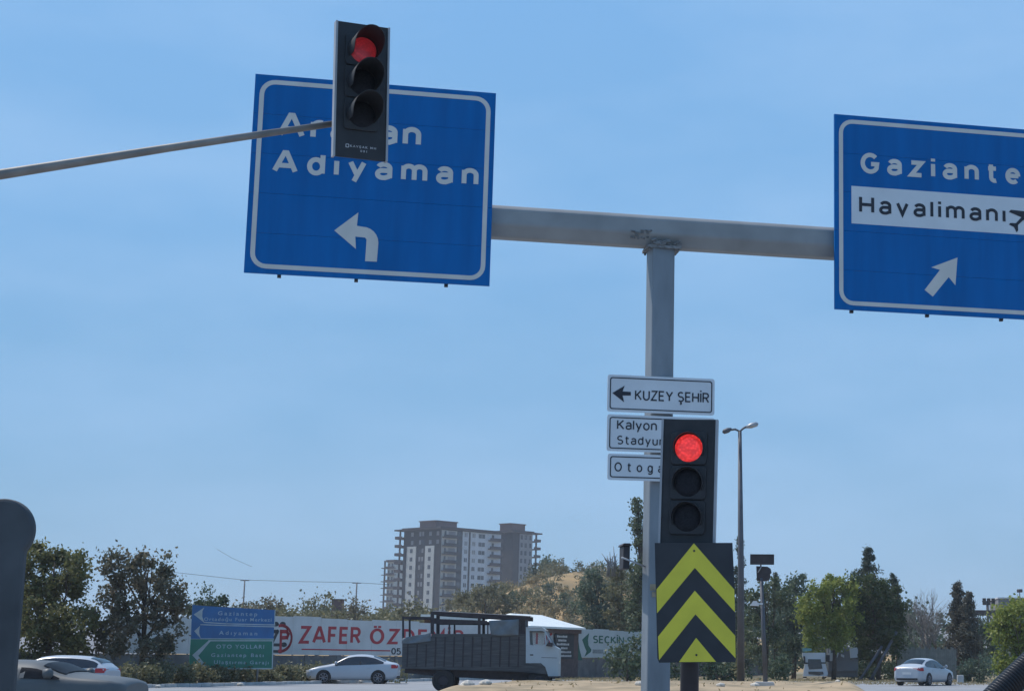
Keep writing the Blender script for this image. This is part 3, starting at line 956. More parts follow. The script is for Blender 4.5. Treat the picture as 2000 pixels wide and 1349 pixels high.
# dark round-topped roadside object cut off by the left edge
Y = 9.0
k = ppm(Y) / 0.984
c0 = at(6, 1036, Y)
rp = thing('round_topped_post', 'dark grey round-topped upright cut off by the left edge', 'post', (c0.x, Y, 0))
r_ = 63 / k
pts = []
for i in range(0, 33):
    a = R(-40 + 260 * i / 32)
    pts.append((r_ * math.cos(a), c0.z + r_ * math.sin(a)))
xw = pts[0][0]
pts = [(xw, 0.04)] + pts + [(-xw, 0.04)]
b = MB()
b.prism(pts, -.03, .03)
b.build('casing', M['round_dark'], rp, bevel=.015)
MB().box(-.3, .3, -.2, .25, 0, .039).build('base_plate', M['round_dark'], rp)

# far left blue and green direction board
df = Face(at(455, 1336, 84.5) * 1, R(35))
df.P.z = 0
droot = thing('direction_board', 'faded blue and green direction board with three left arrows, standing behind the hedge', 'road sign', df.P, R(35))
dq = lambda x, y: df.xz(360 + x / 8.995, 1170 + y / 8.995, .005)
MB().prism([dq(150, 95), dq(390, 115), dq(1600, 185), dq(1590, 300), dq(1580, 440), dq(1570, 690), dq(120, 690), dq(130, 400)], 0, .05).build('blue_panel', M['blue_far'], droot)
MB().prism([dq(118, 694), dq(1569, 694), dq(1555, 1215), dq(80, 1235)], 0, .05).build('green_panel', M['green'], droot)
def stroke(b, pts, wd, y0=-.006, y1=.001):
    for (xa, za), (xb, zb) in zip(pts[:-1], pts[1:]):
        d = Vector((xb - xa, zb - za))
        if d.length < 1e-6: continue
        n = Vector((-d.y, d.x)).normalized() * wd / 2
        e = d.normalized() * wd * .45
        b.prism([(xa - e.x + n.x, za - e.y + n.y), (xb + e.x + n.x, zb + e.y + n.y), (xb + e.x - n.x, zb + e.y - n.y), (xa - e.x - n.x, za - e.y - n.y)], y0, y1)
b = MB()
b.prism([dq(165, 262), dq(350, 140), dq(320, 200), dq(315, 300), dq(350, 405)], -.006, .001)
b.prism([dq(175, 555), dq(275, 460), dq(262, 540), dq(262, 590), dq(290, 685)], -.006, .001)
b.prism([dq(140, 975), dq(415, 730), dq(460, 730), dq(270, 960), dq(245, 985), dq(425, 1225), dq(365, 1220)], -.006, .001)
stroke(b, [dq(350, 400), dq(740, 425), dq(1590, 445)], .045)
stroke(b, [dq(290, 440), dq(740, 455), dq(1590, 478)], .045)
stroke(b, [dq(290, 688), dq(1570, 692)], .04, -.0065)
stroke(b, [dq(430, 722), dq(1560, 722)], .05)
stroke(b, [dq(420, 1215), dq(1545, 1212), dq(1555, 722)], .05)
stroke(b, [dq(1595, 190), dq(1585, 440)], .04)
b.build('arrow', mat('arrow_faded', (0.36, 0.42, 0.44), 0.6, var=0.15, scale=3), droot)
b = MB()
def dtext(body, a, e, cap_px, off=.0):
    A, E_ = dq(*a), dq(*e)
    T = dq(a[0], a[1] - cap_px)
    add_text(b, body, A[0], E_[0], A[1], T[1] - A[1], -.006, .005, off, shear=(E_[1] - A[1]) / (E_[0] - A[0]))
dtext('Gaziantep', (590, 272), (1280, 290), 72, .01)
dtext('Ortadoğu Fuar Merkezi', (345, 372), (1530, 385), 62, .01)
dtext('Adıyaman', (610, 615), (1280, 628), 70, .01)
dtext('OTO YOLLARI', (560, 858), (1400, 862), 72, .01)
dtext('Gaziantep Batı', (470, 1005), (1390, 1008), 66, .01)
dtext('Ulaştırma Garajı', (520, 1130), (1480, 1135), 66, .01)
b.build('lettering', M['faded_text'], droot)
b = MB()
A, B_ = dq(330, 1200), dq(1300, 1200)
for x in (A[0], B_[0]):
    b.tube([(x, .11, 0), (x, .11, dq(600, 200)[1])], .055, 8)
b.build('post', M['galv'], droot)

# ==== WALL WITH PAINTED BANNERS
WTH = math.atan2(30, 11.7)
wf = Face((-26, 95, 0), WTH)
wall = thing('boundary_wall', 'long low dusty masonry wall under the painted banners', 'wall', wf.P, WTH)
b = MB()
b.box(-30, 75, .05, .35, 0, 1.42)
for k in range(36):
    b.box(-29.8 + k * 3, -29.5 + k * 3, .02, .049, 0, 1.45)
b.build('masonry', M['masonry'], wall)
def banner(name, label, pxa, pxb, m, z0=1.46, top=None, zt=3.5):
    xa, xb = wf.xz(pxa, 1250)[0], wf.xz(pxb, 1250)[0]
    root = thing(name, label, 'banner', wf.P, WTH)
    b = MB()
    n = max(1, int((xb - xa) / 2.4))
    for k in range(n):
        b.box(xa + (xb - xa) * k / n + .012, xa + (xb - xa) * (k + 1) / n - .012, 0, .04, z0 + .01 * math.sin(k * 3), zt + .05 * math.sin(k * 1.7))
    b.build('panel', m, root)
    b = MB()
    k = xa + .3
    while k < xb:
        b.box(k - .04, k + .04, .045, .12, 1.43, zt - .1)
        k += 2.4
    b.build('post', M['dark_metal'], root)
    return root, xa, xb
zr, xa, xb = banner('wall_banner', 'long grey-white banner with big red lettering on the wall, partly behind the open truck', 515, 1084, M['banner'])
wq = lambda px, py: wf.xz(px, py, .01)
b = MB()
def wtext(b, body, a, e, top, off=.0):
    A, E_, T = wq(*a), wq(*e), wq(*top)
    add_strokes(b, body, A[0], E_[0], A[1], T[1] - A[1], -.012, .011, sw=.17, ws=1.0, xs=WX, shear=(E_[1] - A[1]) / (E_[0] - A[0]))
WX = 1.55
wtext(b, 'ZAFER', (584, 1256), (704, 1257), (584, 1221), -.008)
WX = 2.0
wtext(b, 'ÖZDEMİR', (722, 1257), (905, 1258), (722, 1226), -.004)
wtext(b, 'ÇELİK', (955, 1258), (1080, 1259), (955, 1231), .0)
stroke(b, [wq(590, 1267), wq(762, 1270)], .07, -.012, -.001)
lg = lambda x, y: wq(360 + x / 8.995, 1170 + y / 8.995)
cxl, czl = lg(1700, 680)
rx_, rz_ = abs(lg(1885, 680)[0] - cxl), abs(lg(1700, 455)[1] - czl)
stroke(b, [(cxl + rx_ * math.cos(R(a)), czl + rz_ * math.sin(R(a))) for a in range(-98, 112, 10)], .16, -.012, -.001)
stroke(b, [lg(1690, 915), lg(1700, 560), lg(1800, 562), lg(1830, 610), lg(1810, 665), lg(1700, 672)], .2, -.0125, -.001)
b.build('lettering', M['red_paint'], zr)
b = MB()
stroke(b, [lg(1560, 560), lg(1640, 562), lg(1565, 720)], .2, -.0115, -.001)
stroke(b, [lg(1585, 795), lg(1660, 795)], .16, -.0115, -.001)
stroke(b, [lg(1570, 908), lg(1680, 912)], .14, -.0115, -.001)
for x, y in ((1610, 430), (1732, 432), (1752, 792)):
    cx_, cz_ = lg(x, y)
    b.prism([(cx_ + .26 * math.cos(R(a)), cz_ + .13 * math.sin(R(a))) for a in range(0, 360, 30)], -.0115, -.001)
wtext(b, '05', (764, 1277), (783, 1278), (764, 1264), .02)
b.build('phone_lettering', M['black_paint'], zr)
banner('wall_banner', 'plain pale banner glimpsed through the trees, left of the blue and green board', 205, 512, M['banner'], z0=1.46, zt=3.2)

sr, xa, xb = banner('wall_banner', 'pale banner with dark green lettering on the wall, behind the oleander bush', 1127.5, 1300, M['banner_cool'])
sq = lambda x, y: wq(1080 + x / 8.486, 1190 + y / 8.486)
b = MB()
WX = 2.3
wtext(b, 'SECKİN STR', (1158, 1255), (1256, 1258), (1158, 1240), .02)
b.prism([sq(600, 385), sq(580, 500), sq(590, 590), sq(638, 660), sq(625, 700), sq(525, 775), sq(558, 690), sq(525, 610), sq(485, 495)], -.012, -.001)
b.prism([sq(345, 360), sq(425, 370), sq(420, 500), sq(440, 650), sq(487, 835), sq(365, 835), sq(372, 600)], -.012, -.001)
b.build('lettering', M['green_paint'], sr)
b = MB()
b.prism([sq(660, 655), sq(830, 660), sq(830, 725), sq(655, 720)], -.012, -.001)
b.build('small_print', mat('grey_print', (0.22, 0.25, 0.26), .8, var=.35, scale=5), sr)

# kiosk with hipped white roof
kx0, kx1 = wf.xz(1030, 1250)[0], wf.xz(1127, 1250)[0]
kio = thing('kiosk', 'brown kiosk with a white hipped roof and dark notice board beyond the truck cab', 'kiosk', wf.P, WTH)
kw = wf.xz(1085, 1250)[0]
MB().box(kw, kx1, -.12, 4.2, 0, 3.15).build('wall', M['brown_wall'], kio)
b = MB()
for yy in (.6, 4.0):
    b.box(kx0 + .1, kx0 + .25, yy, yy + .15, 0, 3.151)
b.build('roof_post', M['dark_metal'], kio)
MB().box(kx0 - .2, kx1 + .1, -.3, 4.4, 3.152, 3.42).build('fascia', M['brown_wall'], kio)
b = MB()
e0, e1, d0, d1 = kx0 - .4, kx1 + .35, -.5, 4.7
v = [(e0, d0, 3.425), (e1, d0, 3.425), (e1, d1, 3.425), (e0, d1, 3.425), (e0 + 1.6, 2.1, 4.45), (e1 - 1.9, 2.1, 4.45),
     (e0, d0, 3.56), (e1, d0, 3.56), (e1, d1, 3.56), (e0, d1, 3.56)]
b.add(v, [(3, 2, 1, 0), (0, 1, 7, 6), (1, 2, 8, 7), (2, 3, 9, 8), (3, 0, 6, 9), (6, 7, 5, 4), (7, 8, 5), (8, 9, 4, 5), (9, 6, 4)])
b.build('roof', M['white_roof'], kio)
b = MB()
bx0, bx1 = wf.xz(1085, 1250, .2)[0], wf.xz(1122, 1250, .2)[0]
b.box(bx0, bx1, -.16, -.121, 1.35, 3.1)
bd = b.build('notice_board', M['ink'], kio)
b = MB()
for k, (wd, off) in enumerate(((.62, .05), (.5, .12), (.72, .05), (.4, .3), (.8, .1), (.85, .05))):
    z = 2.92 - k * .27
    L_ = (bx1 - bx0 - .3)
    x = bx0 + .15 + off * L_
    while x < bx0 + .15 + min(1, off + wd) * L_ - .06:
        s_ = random.uniform(.10, .24)
        b.box(x, min(x + s_, bx1 - .1), -.166, -.1605, z - .08, z + random.uniform(.03, .07))
        x += s_ + .04
b.build('small_print', M['banner'], bd)

# shed roof behind the wall
s0, s1 = at(862, 1210, 134), at(1012, 1214, 150)
shed = thing('shed', 'low shed with a white roof edge seen through the truck frame, behind the red-lettered banner', 'shed', (s0.x, s0.y, 0), math.atan2(s1.y - s0.y, s1.x - s0.x))
Ls = math.hypot(s1.x - s0.x, s1.y - s0.y)
MB().box(.3, Ls - .3, .2, 1.5, 0, s0.z + .015).build('wall', M['brown_wall'], shed)
b = MB()
b.prism([(-.2, s0.z + .02), (Ls + .2, s0.z + .02), (Ls + .2, s0.z + .42), (-.2, s0.z + .42)], 0, 1.6)
b.build('roof', M['white_roof'], shed)
# ==== CARS
SEDAN = [  # x, bottom, half width, shoulder z, top z, half width of top
    (2.33, .42, .52, .56, .60, .45), (2.28, .26, .70, .62, .67, .58), (2.10, .20, .83, .70, .755, .66), (1.70, .18, .895, .79, .87, .70), (1.20, .18, .905, .86, .955, .72),
    (1.00, .18, .905, .88, 1.00, .72), (.60, .18, .905, .90, 1.24, .64), (.25, .18, .905, .92, 1.41, .58), (-.20, .18, .905, .93, 1.475, .57), (-.70, .18, .905, .95, 1.47, .57),
    (-1.15, .18, .905, .97, 1.39, .56), (-1.55, .18, .90, .99, 1.22, .60), (-1.85, .19, .89, 1.0, 1.10, .64), (-2.10, .22, .86, .99, 1.065, .66), (-2.26, .30, .79, .93, 1.02, .64), (-2.33, .42, .66, .80, .88, .56)]
HATCH = [
    (2.15, .42, .52, .58, .64, .45), (2.10, .26, .70, .64, .72, .58), (1.92, .20, .83, .74, .82, .66), (1.55, .18, .88, .83, .93, .70), (1.10, .18, .89, .89, 1.03, .72),
    (.95, .18, .89, .90, 1.07, .72), (.60, .18, .89, .92, 1.28, .64), (.25, .18, .89, .94, 1.43, .58), (-.20, .18, .89, .95, 1.48, .57), (-.80, .18, .89, .97, 1.475, .57),
    (-1.35, .18, .89, .99, 1.43, .56), (-1.70, .19, .88, 1.0, 1.34, .56), (-1.90, .22, .86, 1.0, 1.16, .58), (-2.02, .28, .82, .96, 1.02, .60), (-2.08, .40, .72, .84, .90, .58)]
def car(name, label, loc, rz, table, paint, glass_x, wheels=(1.38, -1.36), side_glass=None, scale=(1, 1, 1), glass='glass'):
    root = thing(name, label, 'car', loc, rz)
    xs0 = np.array([t[0] for t in table])[::-1]
    cols = [np.array([t[k] for t in table])[::-1] for k in range(1, 6)]
    def st(x):
        return [float(np.interp(x, xs0, c)) for c in cols]
    def sm(x):
        a = np.array([st(x - .10), st(x), st(x + .10)])
        return (a[0] * .25 + a[1] * .5 + a[2] * .25)
    xs = np.concatenate([np.linspace(xs0[-1], xs0[-1] - .3, 6)[:-1], np.linspace(xs0[-1] - .3, xs0[0] + .3, 40), np.linspace(xs0[0] + .3, xs0[0], 6)[1:]])
    ends = {0: 1, len(xs) - 1: 1}
    def prof(x, i):
        zb, hw, zs, zr, wr = st(x) if (i in ends) else sm(x)
        cabin = zr - zs
        h = [(0, zb), (hw * .80, zb), (hw * .96, zb + .06), (hw, zb + .20), (hw * 1.0, (zb + zs) / 2 + .06), (hw * .985, zs - .08), (hw * .955, zs),
             (wr + .06 + (hw * .94 - wr - .06) * (0.5 if cabin > .2 else .55), zs + cabin * .5), (wr + .05, zr - min(.07, cabin * .4)), (wr * .85, zr - min(.015, cabin * .1)), (wr * .4, zr + .012), (0, zr + .016)]
        return h
    rows = []
    for i, x in enumerate(xs):
        h = prof(x, i)
        rows.append([(x, y, z) for y, z in h] + [(x, -y, z) for y, z in h[::-1][1:]])
    b = MB()
    b.quadgrid(rows, True)
    n = len(rows[0])
    b.f += [tuple(range(n))[::-1], tuple(range((len(rows) - 1) * n, len(rows) * n))]
    b.sm += [False, False]
    b.build('body', paint, root)
    def side_y(x, z):
        h = prof(x, -1)
        ys, zs_ = [p[0] for p in h[3:9]], [p[1] for p in h[3:9]]
        return float(np.interp(z, zs_, ys))
    xa, xb_, xc, xd = glass_x      # windscreen foot, windscreen head, rear head, rear foot
    for s in (1, -1):
        rows = []
        for i in range(17):
            x = (side_glass[0] + (side_glass[1] - side_glass[0]) * i / 16) if side_glass else xd + .12 + (xa - .16 - xd - .12) * i / 16
            zb, hw, zs, zr, wr = sm(x)
            zt = zr - .095
            z0 = zs + .018
            if zt - z0 < .02:
                zt = z0 + .02
            rows.append([(x, s * (side_y(x, z0 + (zt - z0) * j / 4) + .012), z0 + (zt - z0) * j / 4) for j in range(5)])
        g = MB().quadgrid(rows, True, flip=(s < 0)).build('side_window', M[glass], root)
        bb = MB()
        for xp in ((side_glass[0] + .04 if side_glass else 0.02 * (xa + xd) + (xa + xd) / 2 - .05),):
            zb, hw, zs, zr, wr = sm(xp)
            bb.quadgrid([[(xp + d, s * (side_y(xp, zs + .02 + (zr - .1 - zs) * j / 3) + .017), zs + .02 + (zr - .12 - zs) * j / 3) for j in range(4)] for d in (-.035, .035)], True)
        bb.build('pillar', paint if paint is M['car_grey'] else M['tyre'], g)
    def screen(x0, x1, name):
        rows = []
        for i in range(7):
            x = x0 + (x1 - x0) * i / 6
            zb, hw, zs, zr, wr = sm(x)
            r_ = []
            for j in range(9):
                f = -1 + j / 4
                hh = prof(x, -1)[8:]
                yy = f * hh[0][0] * .90
                zz = float(np.interp(abs(yy), [p[0] for p in hh[::-1]], [p[1] for p in hh[::-1]]))
                r_.append((x + (.012 if x0 > 0 else -.012), yy, zz + .012))
            rows.append(r_)
        MB().quadgrid(rows, True).build(name, M[glass], root)
    screen(xa - .06, xb_ + .05, 'windscreen')
    screen(xd + .06, xc - .05, 'rear_window')
    hwm = max(t[2] for t in table)
    for wx in wheels:
        for s in (1, -1):
            y = s * hwm
            b = MB()
            b.tube([(wx, y - s * .02, .335), (wx, y + s * .006, .335)], .375, 24, smooth=False)
            b.build('wheel_arch', M['tyre'], root)
            b = MB()
            b.tube([(wx, y - s * .18, .315), (wx, y + s * .0, .315), (wx, y + s * .018, .315)], [.315, .315, .295], 24)
            wh = b.build('wheel', M['tyre'], root)
            b = MB()
            b.tube([(wx, y + s * .0185, .315), (wx, y + s * .026, .315)], [.07, .06], 14)
            for k in range(7):
                a = 2 * math.pi * k / 7
                d = Vector((math.cos(a), 0, math.sin(a)))
                pz = Vector((wx, y + s * .021, .315))
                b.tube([pz + d * .05, pz + d * .215], [.035, .024], 5)
            m_ = 24
            for k in range(m_):
                a, a2 = 2 * math.pi * k / m_, 2 * math.pi * (k + 1) / m_
                b.tube([(wx + .215 * math.cos(a), y + s * .021, .315 + .215 * math.sin(a)), (wx + .215 * math.cos(a2), y + s * .021, .315 + .215 * math.sin(a2))], .018, 4, cap=False)
            b.build('rim', M['rim'], wh)
    for s in (1, -1):
        x = xa - .22
        y = side_y(x, 1.0)
        b = MB()
        b.tube([(x, s * (y - .02), 1.0), (x, s * (y + .09), 1.02)], .025, 6)
        b.tube([(x + .07, s * (y + .16), 1.05), (x + .03, s * (y + .16), 1.05), (x - .06, s * (y + .16), 1.04)], [.04, .085, .075], 10)
        b.build('mirror', paint, root)
        for hx in (.15, -.85):
            yy = side_y(hx, .82)
            MB().box(hx - .09, hx + .09, min(s * (yy), s * (yy + .03)), max(s * yy, s * (yy + .03)), .80, .83).build('handle', paint, root)
        # lamps wrap round the corners
        def wrap(x0, x1, z0f, z1f, o):
            rows = []
            for i in range(6):
                x = x0 + (x1 - x0) * i / 5
                zb, hw, zs, zr, wr = sm(x)
                rows.append([(x + o * .7, s * (side_y(x, z0f + (z1f - z0f) * j / 2) + .012), z0f + (z1f - z0f) * j / 2) for j in range(3)])
            return MB().quadgrid(rows, True, flip=(s < 0))
        xf, xr = table[0][0], table[-1][0]
        wrap(xf - .03, xf - .34, .56, .69, .014).build('headlight', M['headlamp'], root)
        zt = sm(xr + .15)[2]
        b = wrap(xr + .04, xr + .34, zt - .16, zt + .02, -.014)
        y0 = s * (sm(xr + .03)[1] * .95)
        y1 = s * .36
        b.box(xr - .005 + (.03 if table is HATCH else .02), xr + .08, min(y0, y1), max(y0, y1), zt - .14, zt - .02)
        b.build('tail_light', M['tail'], root)
    b = MB()
    b.box(xr - .012, xr + .03, -.26, .26, .60, .72)
    b.build('licence_plate', M['plate'], root)
    b = MB()
    b.box(xr - .004, xr + .1, -.62, .62, .30, .40)
    b.box(xf - .10, xf + .004, -.50, .50, .30, .50)
    b.build('bumper_trim', M['tyre'], root)
    root.scale = scale
    return root
SG = (1.0, .22, -1.0, -1.72)
p = at(689, 1336, 92)
car('white_car', 'white saloon car seen side-on facing left, in front of the red-lettered wall', (p.x, 92, 0), R(180 + 6), SEDAN, M['car_white'], SG)
p = at(1806, 1333, 99)
car('white_car', 'white saloon car seen from behind at an angle, driving away on the right', (p.x, 99, 0), R(90 - 30), SEDAN, M['car_white'], SG)
p = at(106, 1300, 62)
car('white_car', 'white hatchback with a red tail light, half hidden behind the grey van', (p.x, 62, 0), R(180), HATCH, M['car_white'], (.95, .22, -1.4, -1.9), scale=(1, 1, .885))
VAN = [
    (2.10, .42, .62, .80, .88, .45), (2.06, .26, .76, .86, .93, .58), (1.95, .20, .85, .90, .955, .66), (1.70, .18, .895, .92, .99, .72), (1.40, .18, .905, .93, 1.01, .74),
    (1.25, .18, .905, .94, 1.03, .74), (1.0, .18, .905, .94, 1.14, .70), (.78, .18, .905, .95, 1.225, .68), (.40, .18, .905, .96, 1.245, .68), (-.80, .18, .905, .97, 1.25, .68),
    (-1.45, .18, .905, .97, 1.25, .68), (-1.95, .19, .90, .97, 1.24, .68), (-2.05, .22, .88, .97, 1.21, .66), (-2.09, .30, .86, .95, 1.15, .64), (-2.12, .42, .84, .85, .9, .56)]
p = at(281, 1320, 28)
car('grey_van', 'small grey panel van cut off by the lower edge, short bonnet under the white hatchback', (p.x - 2.22, 28, 0), R(3), VAN, M['car_grey'], (1.25, .78, -1.9, -2.05), side_glass=(.55, 1.16), scale=(1, 1, .96), glass='dull_glass')['category'] = 'van'

# ==== TRUCK
Y = 70
tp = at(785, 1349, Y)
truck = thing('open_truck', 'old truck with a dark open-framed cargo bed and a pale cab, facing right', 'truck', (tp.x, Y, 0), R(4))
tf = Face((tp.x, Y, 0), R(4))
c5 = lambda x, y: tf.xz(760 + x / 5.263, 1180 + y / 5.263)
DW = 2.15
def TB(name, m, polys, y0=0, y1=DW, parent=truck, bevel=0):
    b = MB()
    for pl in polys:
        b.prism([c5(*q) for q in pl], y0, y1)
    return b.build(name, m, parent, bevel)
# cargo box: near side, far side, headboard, tail, floor
TB('cargo_side', M['truck_body'], [[(135, 400), (430, 330), (445, 300), (1395, 300), (1405, 610), (1390, 690), (130, 655)]], 0, .07)
TB('cargo_side', M['truck_body'], [[(135, 400), (430, 330), (445, 300), (1395, 300), (1405, 610), (1390, 690), (130, 655)]], DW - .07, DW)
TB('tailboard', M['truck_body'], [[(135, 402), (160, 396), (160, 640), (133, 640)]], .071, DW - .071)
TB('cargo_floor', M['truck_body'], [[(165, 560), (1370, 590), (1370, 640), (165, 610)]], .071, DW - .071)
TB('headboard', M['frame_dark'], [[(1345, 150), (1398, 150), (1400, 600), (1345, 600)]], .072, DW - .072)
b = MB()
for k in range(13):                       # ribs along the boards
    x = 190 + k * 95
    z0, z1 = c5(x, 640)[1], c5(x, 330 if x > 440 else 405)[1]
    xx = c5(x, 500)[0]
    b.box(xx - .025, xx + .025, -.02, -.001, z0, z1)
b.build('rib', M['frame_dark'], truck)
for y0 in (0.0, DW - .06):
    for pl in ([(425, 70), (462, 70), (460, 300), (425, 300)], [(610, 150), (626, 150), (628, 300), (610, 300)], [(912, 100), (940, 100), (940, 300), (912, 300)],
               [(1008, 190), (1020, 190), (1020, 300), (1008, 300)], [(1330, 150), (1345, 150), (1345, 300), (1330, 300)], [(133, 120), (152, 120), (155, 400), (133, 400)]):
        MB().prism([c5(*q) for q in pl], y0, y0 + .06).build('frame_post', M['frame_dark'], truck)
    for pl in ([(455, 66), (1450, 120), (1450, 160), (1330, 158), (455, 104)], [(150, 122), (425, 125), (425, 145), (150, 142)], [(463, 145), (1008, 165), (1008, 200), (463, 196)]):
        MB().prism([c5(*q) for q in pl], y0 + .001, y0 + .059).build('frame_rail', M['frame_dark'], truck)
for x, y in ((445, 85), (925, 110), (1390, 138), (142, 132)):
    X, Z = c5(x, y)
    MB().box(X - .03, X + .03, .061, DW - .061, Z - .04, Z + .04).build('roof_bar', M['frame_dark'], truck)
b = MB()
b.prism([c5(*q) for q in [(452, 62), (1450, 116), (1450, 122), (452, 68)]], -.03, DW + .03)
b.build('roof_edge', mat('pale_edge', (0.42, 0.40, 0.40), .6), truck)
def sag(pa, pb, pc, pd, y, m, name):
    A, B_, C_, D = [c5(*q) for q in (pa, pb, pc, pd)]
    rows = []
    for i in range(13):
        s = i / 12
        r_ = []
        for j in range(9):
            t = j / 8
            x = (A[0] * (1 - s) + B_[0] * s) * (1 - t) + (D[0] * (1 - s) + C_[0] * s) * t
            z = (A[1] * (1 - s) + B_[1] * s) * (1 - t) + (D[1] * (1 - s) + C_[1] * s) * t
            r_.append((x, y - .05 * math.sin(s * 9 + t * 3) * math.sin(t * 3.1) - .03, z - .03 * math.sin(s * 3.14) * t))
        rows.append(r_)
    o = MB().quadgrid(rows, True).build(name, m, truck)
    so = o.modifiers.new('thick', 'SOLIDIFY')
    so.thickness = .01
sag((1025, 165), (1335, 150), (1330, 312), (1050, 312), -.03, M['tarp'], 'tarp')
sag((140, 345), (430, 285), (432, 372), (132, 400), -.05, M['tarp'], 'tarp')
# chassis, wheels, dark tank in front of the cab corner
TB('chassis', M['frame_dark'], [[(150, 645), (1400, 680), (1600, 720), (1600, 790), (1100, 770), (420, 730), (150, 700)]], .35, DW - .35)
TB('side_skirt', M['truck_body'], [[(1380, 605), (1560, 612), (1605, 640), (1622, 715), (1380, 692)]], -.02, .12)
for (x, y), nm in (((555, 770), 'wheel'), ((1540, 755), 'wheel')):
    for yy in (.02, DW - .3):
        X, Z = c5(x, y)
        r_ = .44
        b = MB()
        b.tube([(X, yy, r_), (X, yy + .02, r_), (X, yy + .26, r_), (X, yy + .28, r_)], [r_ - .06, r_, r_, r_ - .06], 28)
        wh = b.build('wheel', M['tyre'], truck)
        b = MB()
        b.tube([(X, yy - .015, r_), (X, yy - .002, r_)], [.17, .2], 18)
        b.build('rim', M['frame_dark'], wh)
# cab with real openings: near and far door sides with window holes, roof, rear wall, nose
side = [(1405, 240), (1570, 240), (1605, 262), (1690, 420), (1745, 450), (1740, 735), (1635, 735), (1605, 640), (1560, 600), (1405, 600)]
def hole_side(y0, y1):
    b = MB()
    o = lambda *pts: b.prism([c5(*q) for q in pts], y0, y1)
    o((1405, 240), (1570, 240), (1605, 262), (1598, 282), (1578, 268), (1450, 268), (1405, 268))          # roof rail
    o((1405, 268), (1442, 268), (1450, 415), (1405, 415))                       # rear pillar
    o((1405, 415), (1690, 420), (1745, 450), (1740, 735), (1635, 735), (1605, 640), (1560, 600), (1405, 600))  # door and wing
    o((1605, 262), (1690, 420), (1676, 419), (1598, 282))                        # screen pillar
    o((1596, 285), (1608, 300), (1622, 418), (1606, 418))                        # quarter post
    return b
for y0, y1 in ((0.0, .05), (DW - .05, DW)):
    d = hole_side(y0, y1).build('cab_side', M['truck_cab'], truck)
    b = MB()
    b.prism([c5(*q) for q in [(1446, 272), (1580, 272), (1600, 296), (1604, 413), (1454, 413)]], (y0 + y1) / 2 - .004, (y0 + y1) / 2 + .004)
    b.build('side_window', M['pane'], d)
    if y0 == 0:
        b = MB()
        b.prism([c5(*q) for q in [(1448, 510), (1482, 510), (1482, 522), (1448, 522)]], -.015, -.001)
        b.build('handle', M['frame_dark'], d)
        b = MB()
        b.prism([c5(*q) for q in [(1565, 540), (1725, 545), (1725, 549), (1565, 544)]], -.006, -.0005)
        b.build('trim_line', M['frame_dark'], d)
b = MB()
for pl in ([(1405, 232), (1570, 232), (1610, 258), (1604, 264), (1570, 241), (1405, 241)],):
    b.prism([c5(*q) for q in pl], -.03, DW + .03)
b.build('cab_roof', M['car_white'], truck)
TB('cab_nose', M['truck_cab'], [[(1690, 422), (1745, 452), (1740, 735), (1690, 735)]], .051, DW - .051)
TB('windscreen', M['pane'], [[(1603, 285), (1688, 421), (1682, 421), (1598, 285)]], .06, DW - .06)
TB('headlight', M['plate_white'], [[(1742, 575), (1752, 578), (1752, 605), (1742, 605)]], .15, .4)
TB('bumper', M['frame_dark'], [[(1632, 738), (1752, 738), (1752, 752), (1632, 752)]], -.02, DW + .02)
TB('mirror', M['frame_dark'], [[(1640, 385), (1685, 395), (1680, 432), (1615, 425), (1618, 412)]], -.22, -.05)
TB('seat', M['frame_dark'], [[(1425, 425), (1530, 425), (1530, 560), (1425, 560)]], .2, DW - .2)

# ==== BUILDINGS
def bwin(b, x0, x1, z0, z1, face, d=.06):
    # face 'l': plane x=0 looking to -x ; face 'r': plane y=0 looking to -y
    if face == 'l':
        b.box(-d, .0, x0, x1, z0, z1)
    else:
        b.box(x0, x1, -d, .0, z0, z1)
    return b
FL = 2.87
def apartment(label, corner_px, Y, rz, LA, LB, top_py, left_fn, right_fn, floors=9, tower=None, roofcol=None, wallm=None):
    p = at(corner_px, 1291, Y)
    root = thing('apartment_block', label, 'building', (p.x, Y, 0), rz)
    H = 1.25 + (1291 - top_py) / ppm(Y)
    MB().box(0, LB, 0, LA, -2, H).build('wall', wallm or M['b_dark'], root)
    b = MB()
    b.box(-1.0, LB + .8, -1.0, LA + 1.2, H, H + .55)
    b.box(-.5, LB + .4, -.5, LA + .6, H + .55, H + .9)
    roof = b.build('roof', M['b_brown'], root)
    if tower:
        x0, x1, y0, y1, h = tower
        b = MB()
        b.box(x0, x1, y0, y1, H + .9, H + h)
        b.box(x0 - .3, x1 + .3, y0 - .3, y1 + .3, H + h, H + h + .35)
        b.build('stair_tower', M['b_roof'], roof)
    left_fn(root, H, LA)
    right_fn(root, H, LB)
    return root
def balcony(root, face, a0, a1, depth, z, m=None, rail=True, end=False):
    b = MB()
    if face == 'l':
        b.box(-depth, -.02, a0, a1, z, z + .28)
        if rail: b.box(-depth, -depth + .12, a0, a1, z + .28, z + 1.05)
    else:
        b.box(a0, a1, -depth, -.02, z, z + .28)
        if rail: b.box(a0, a1, -depth, -depth + .12, z + .28, z + 1.05)
    return b.build('balcony', m or M['b_brown'], root)
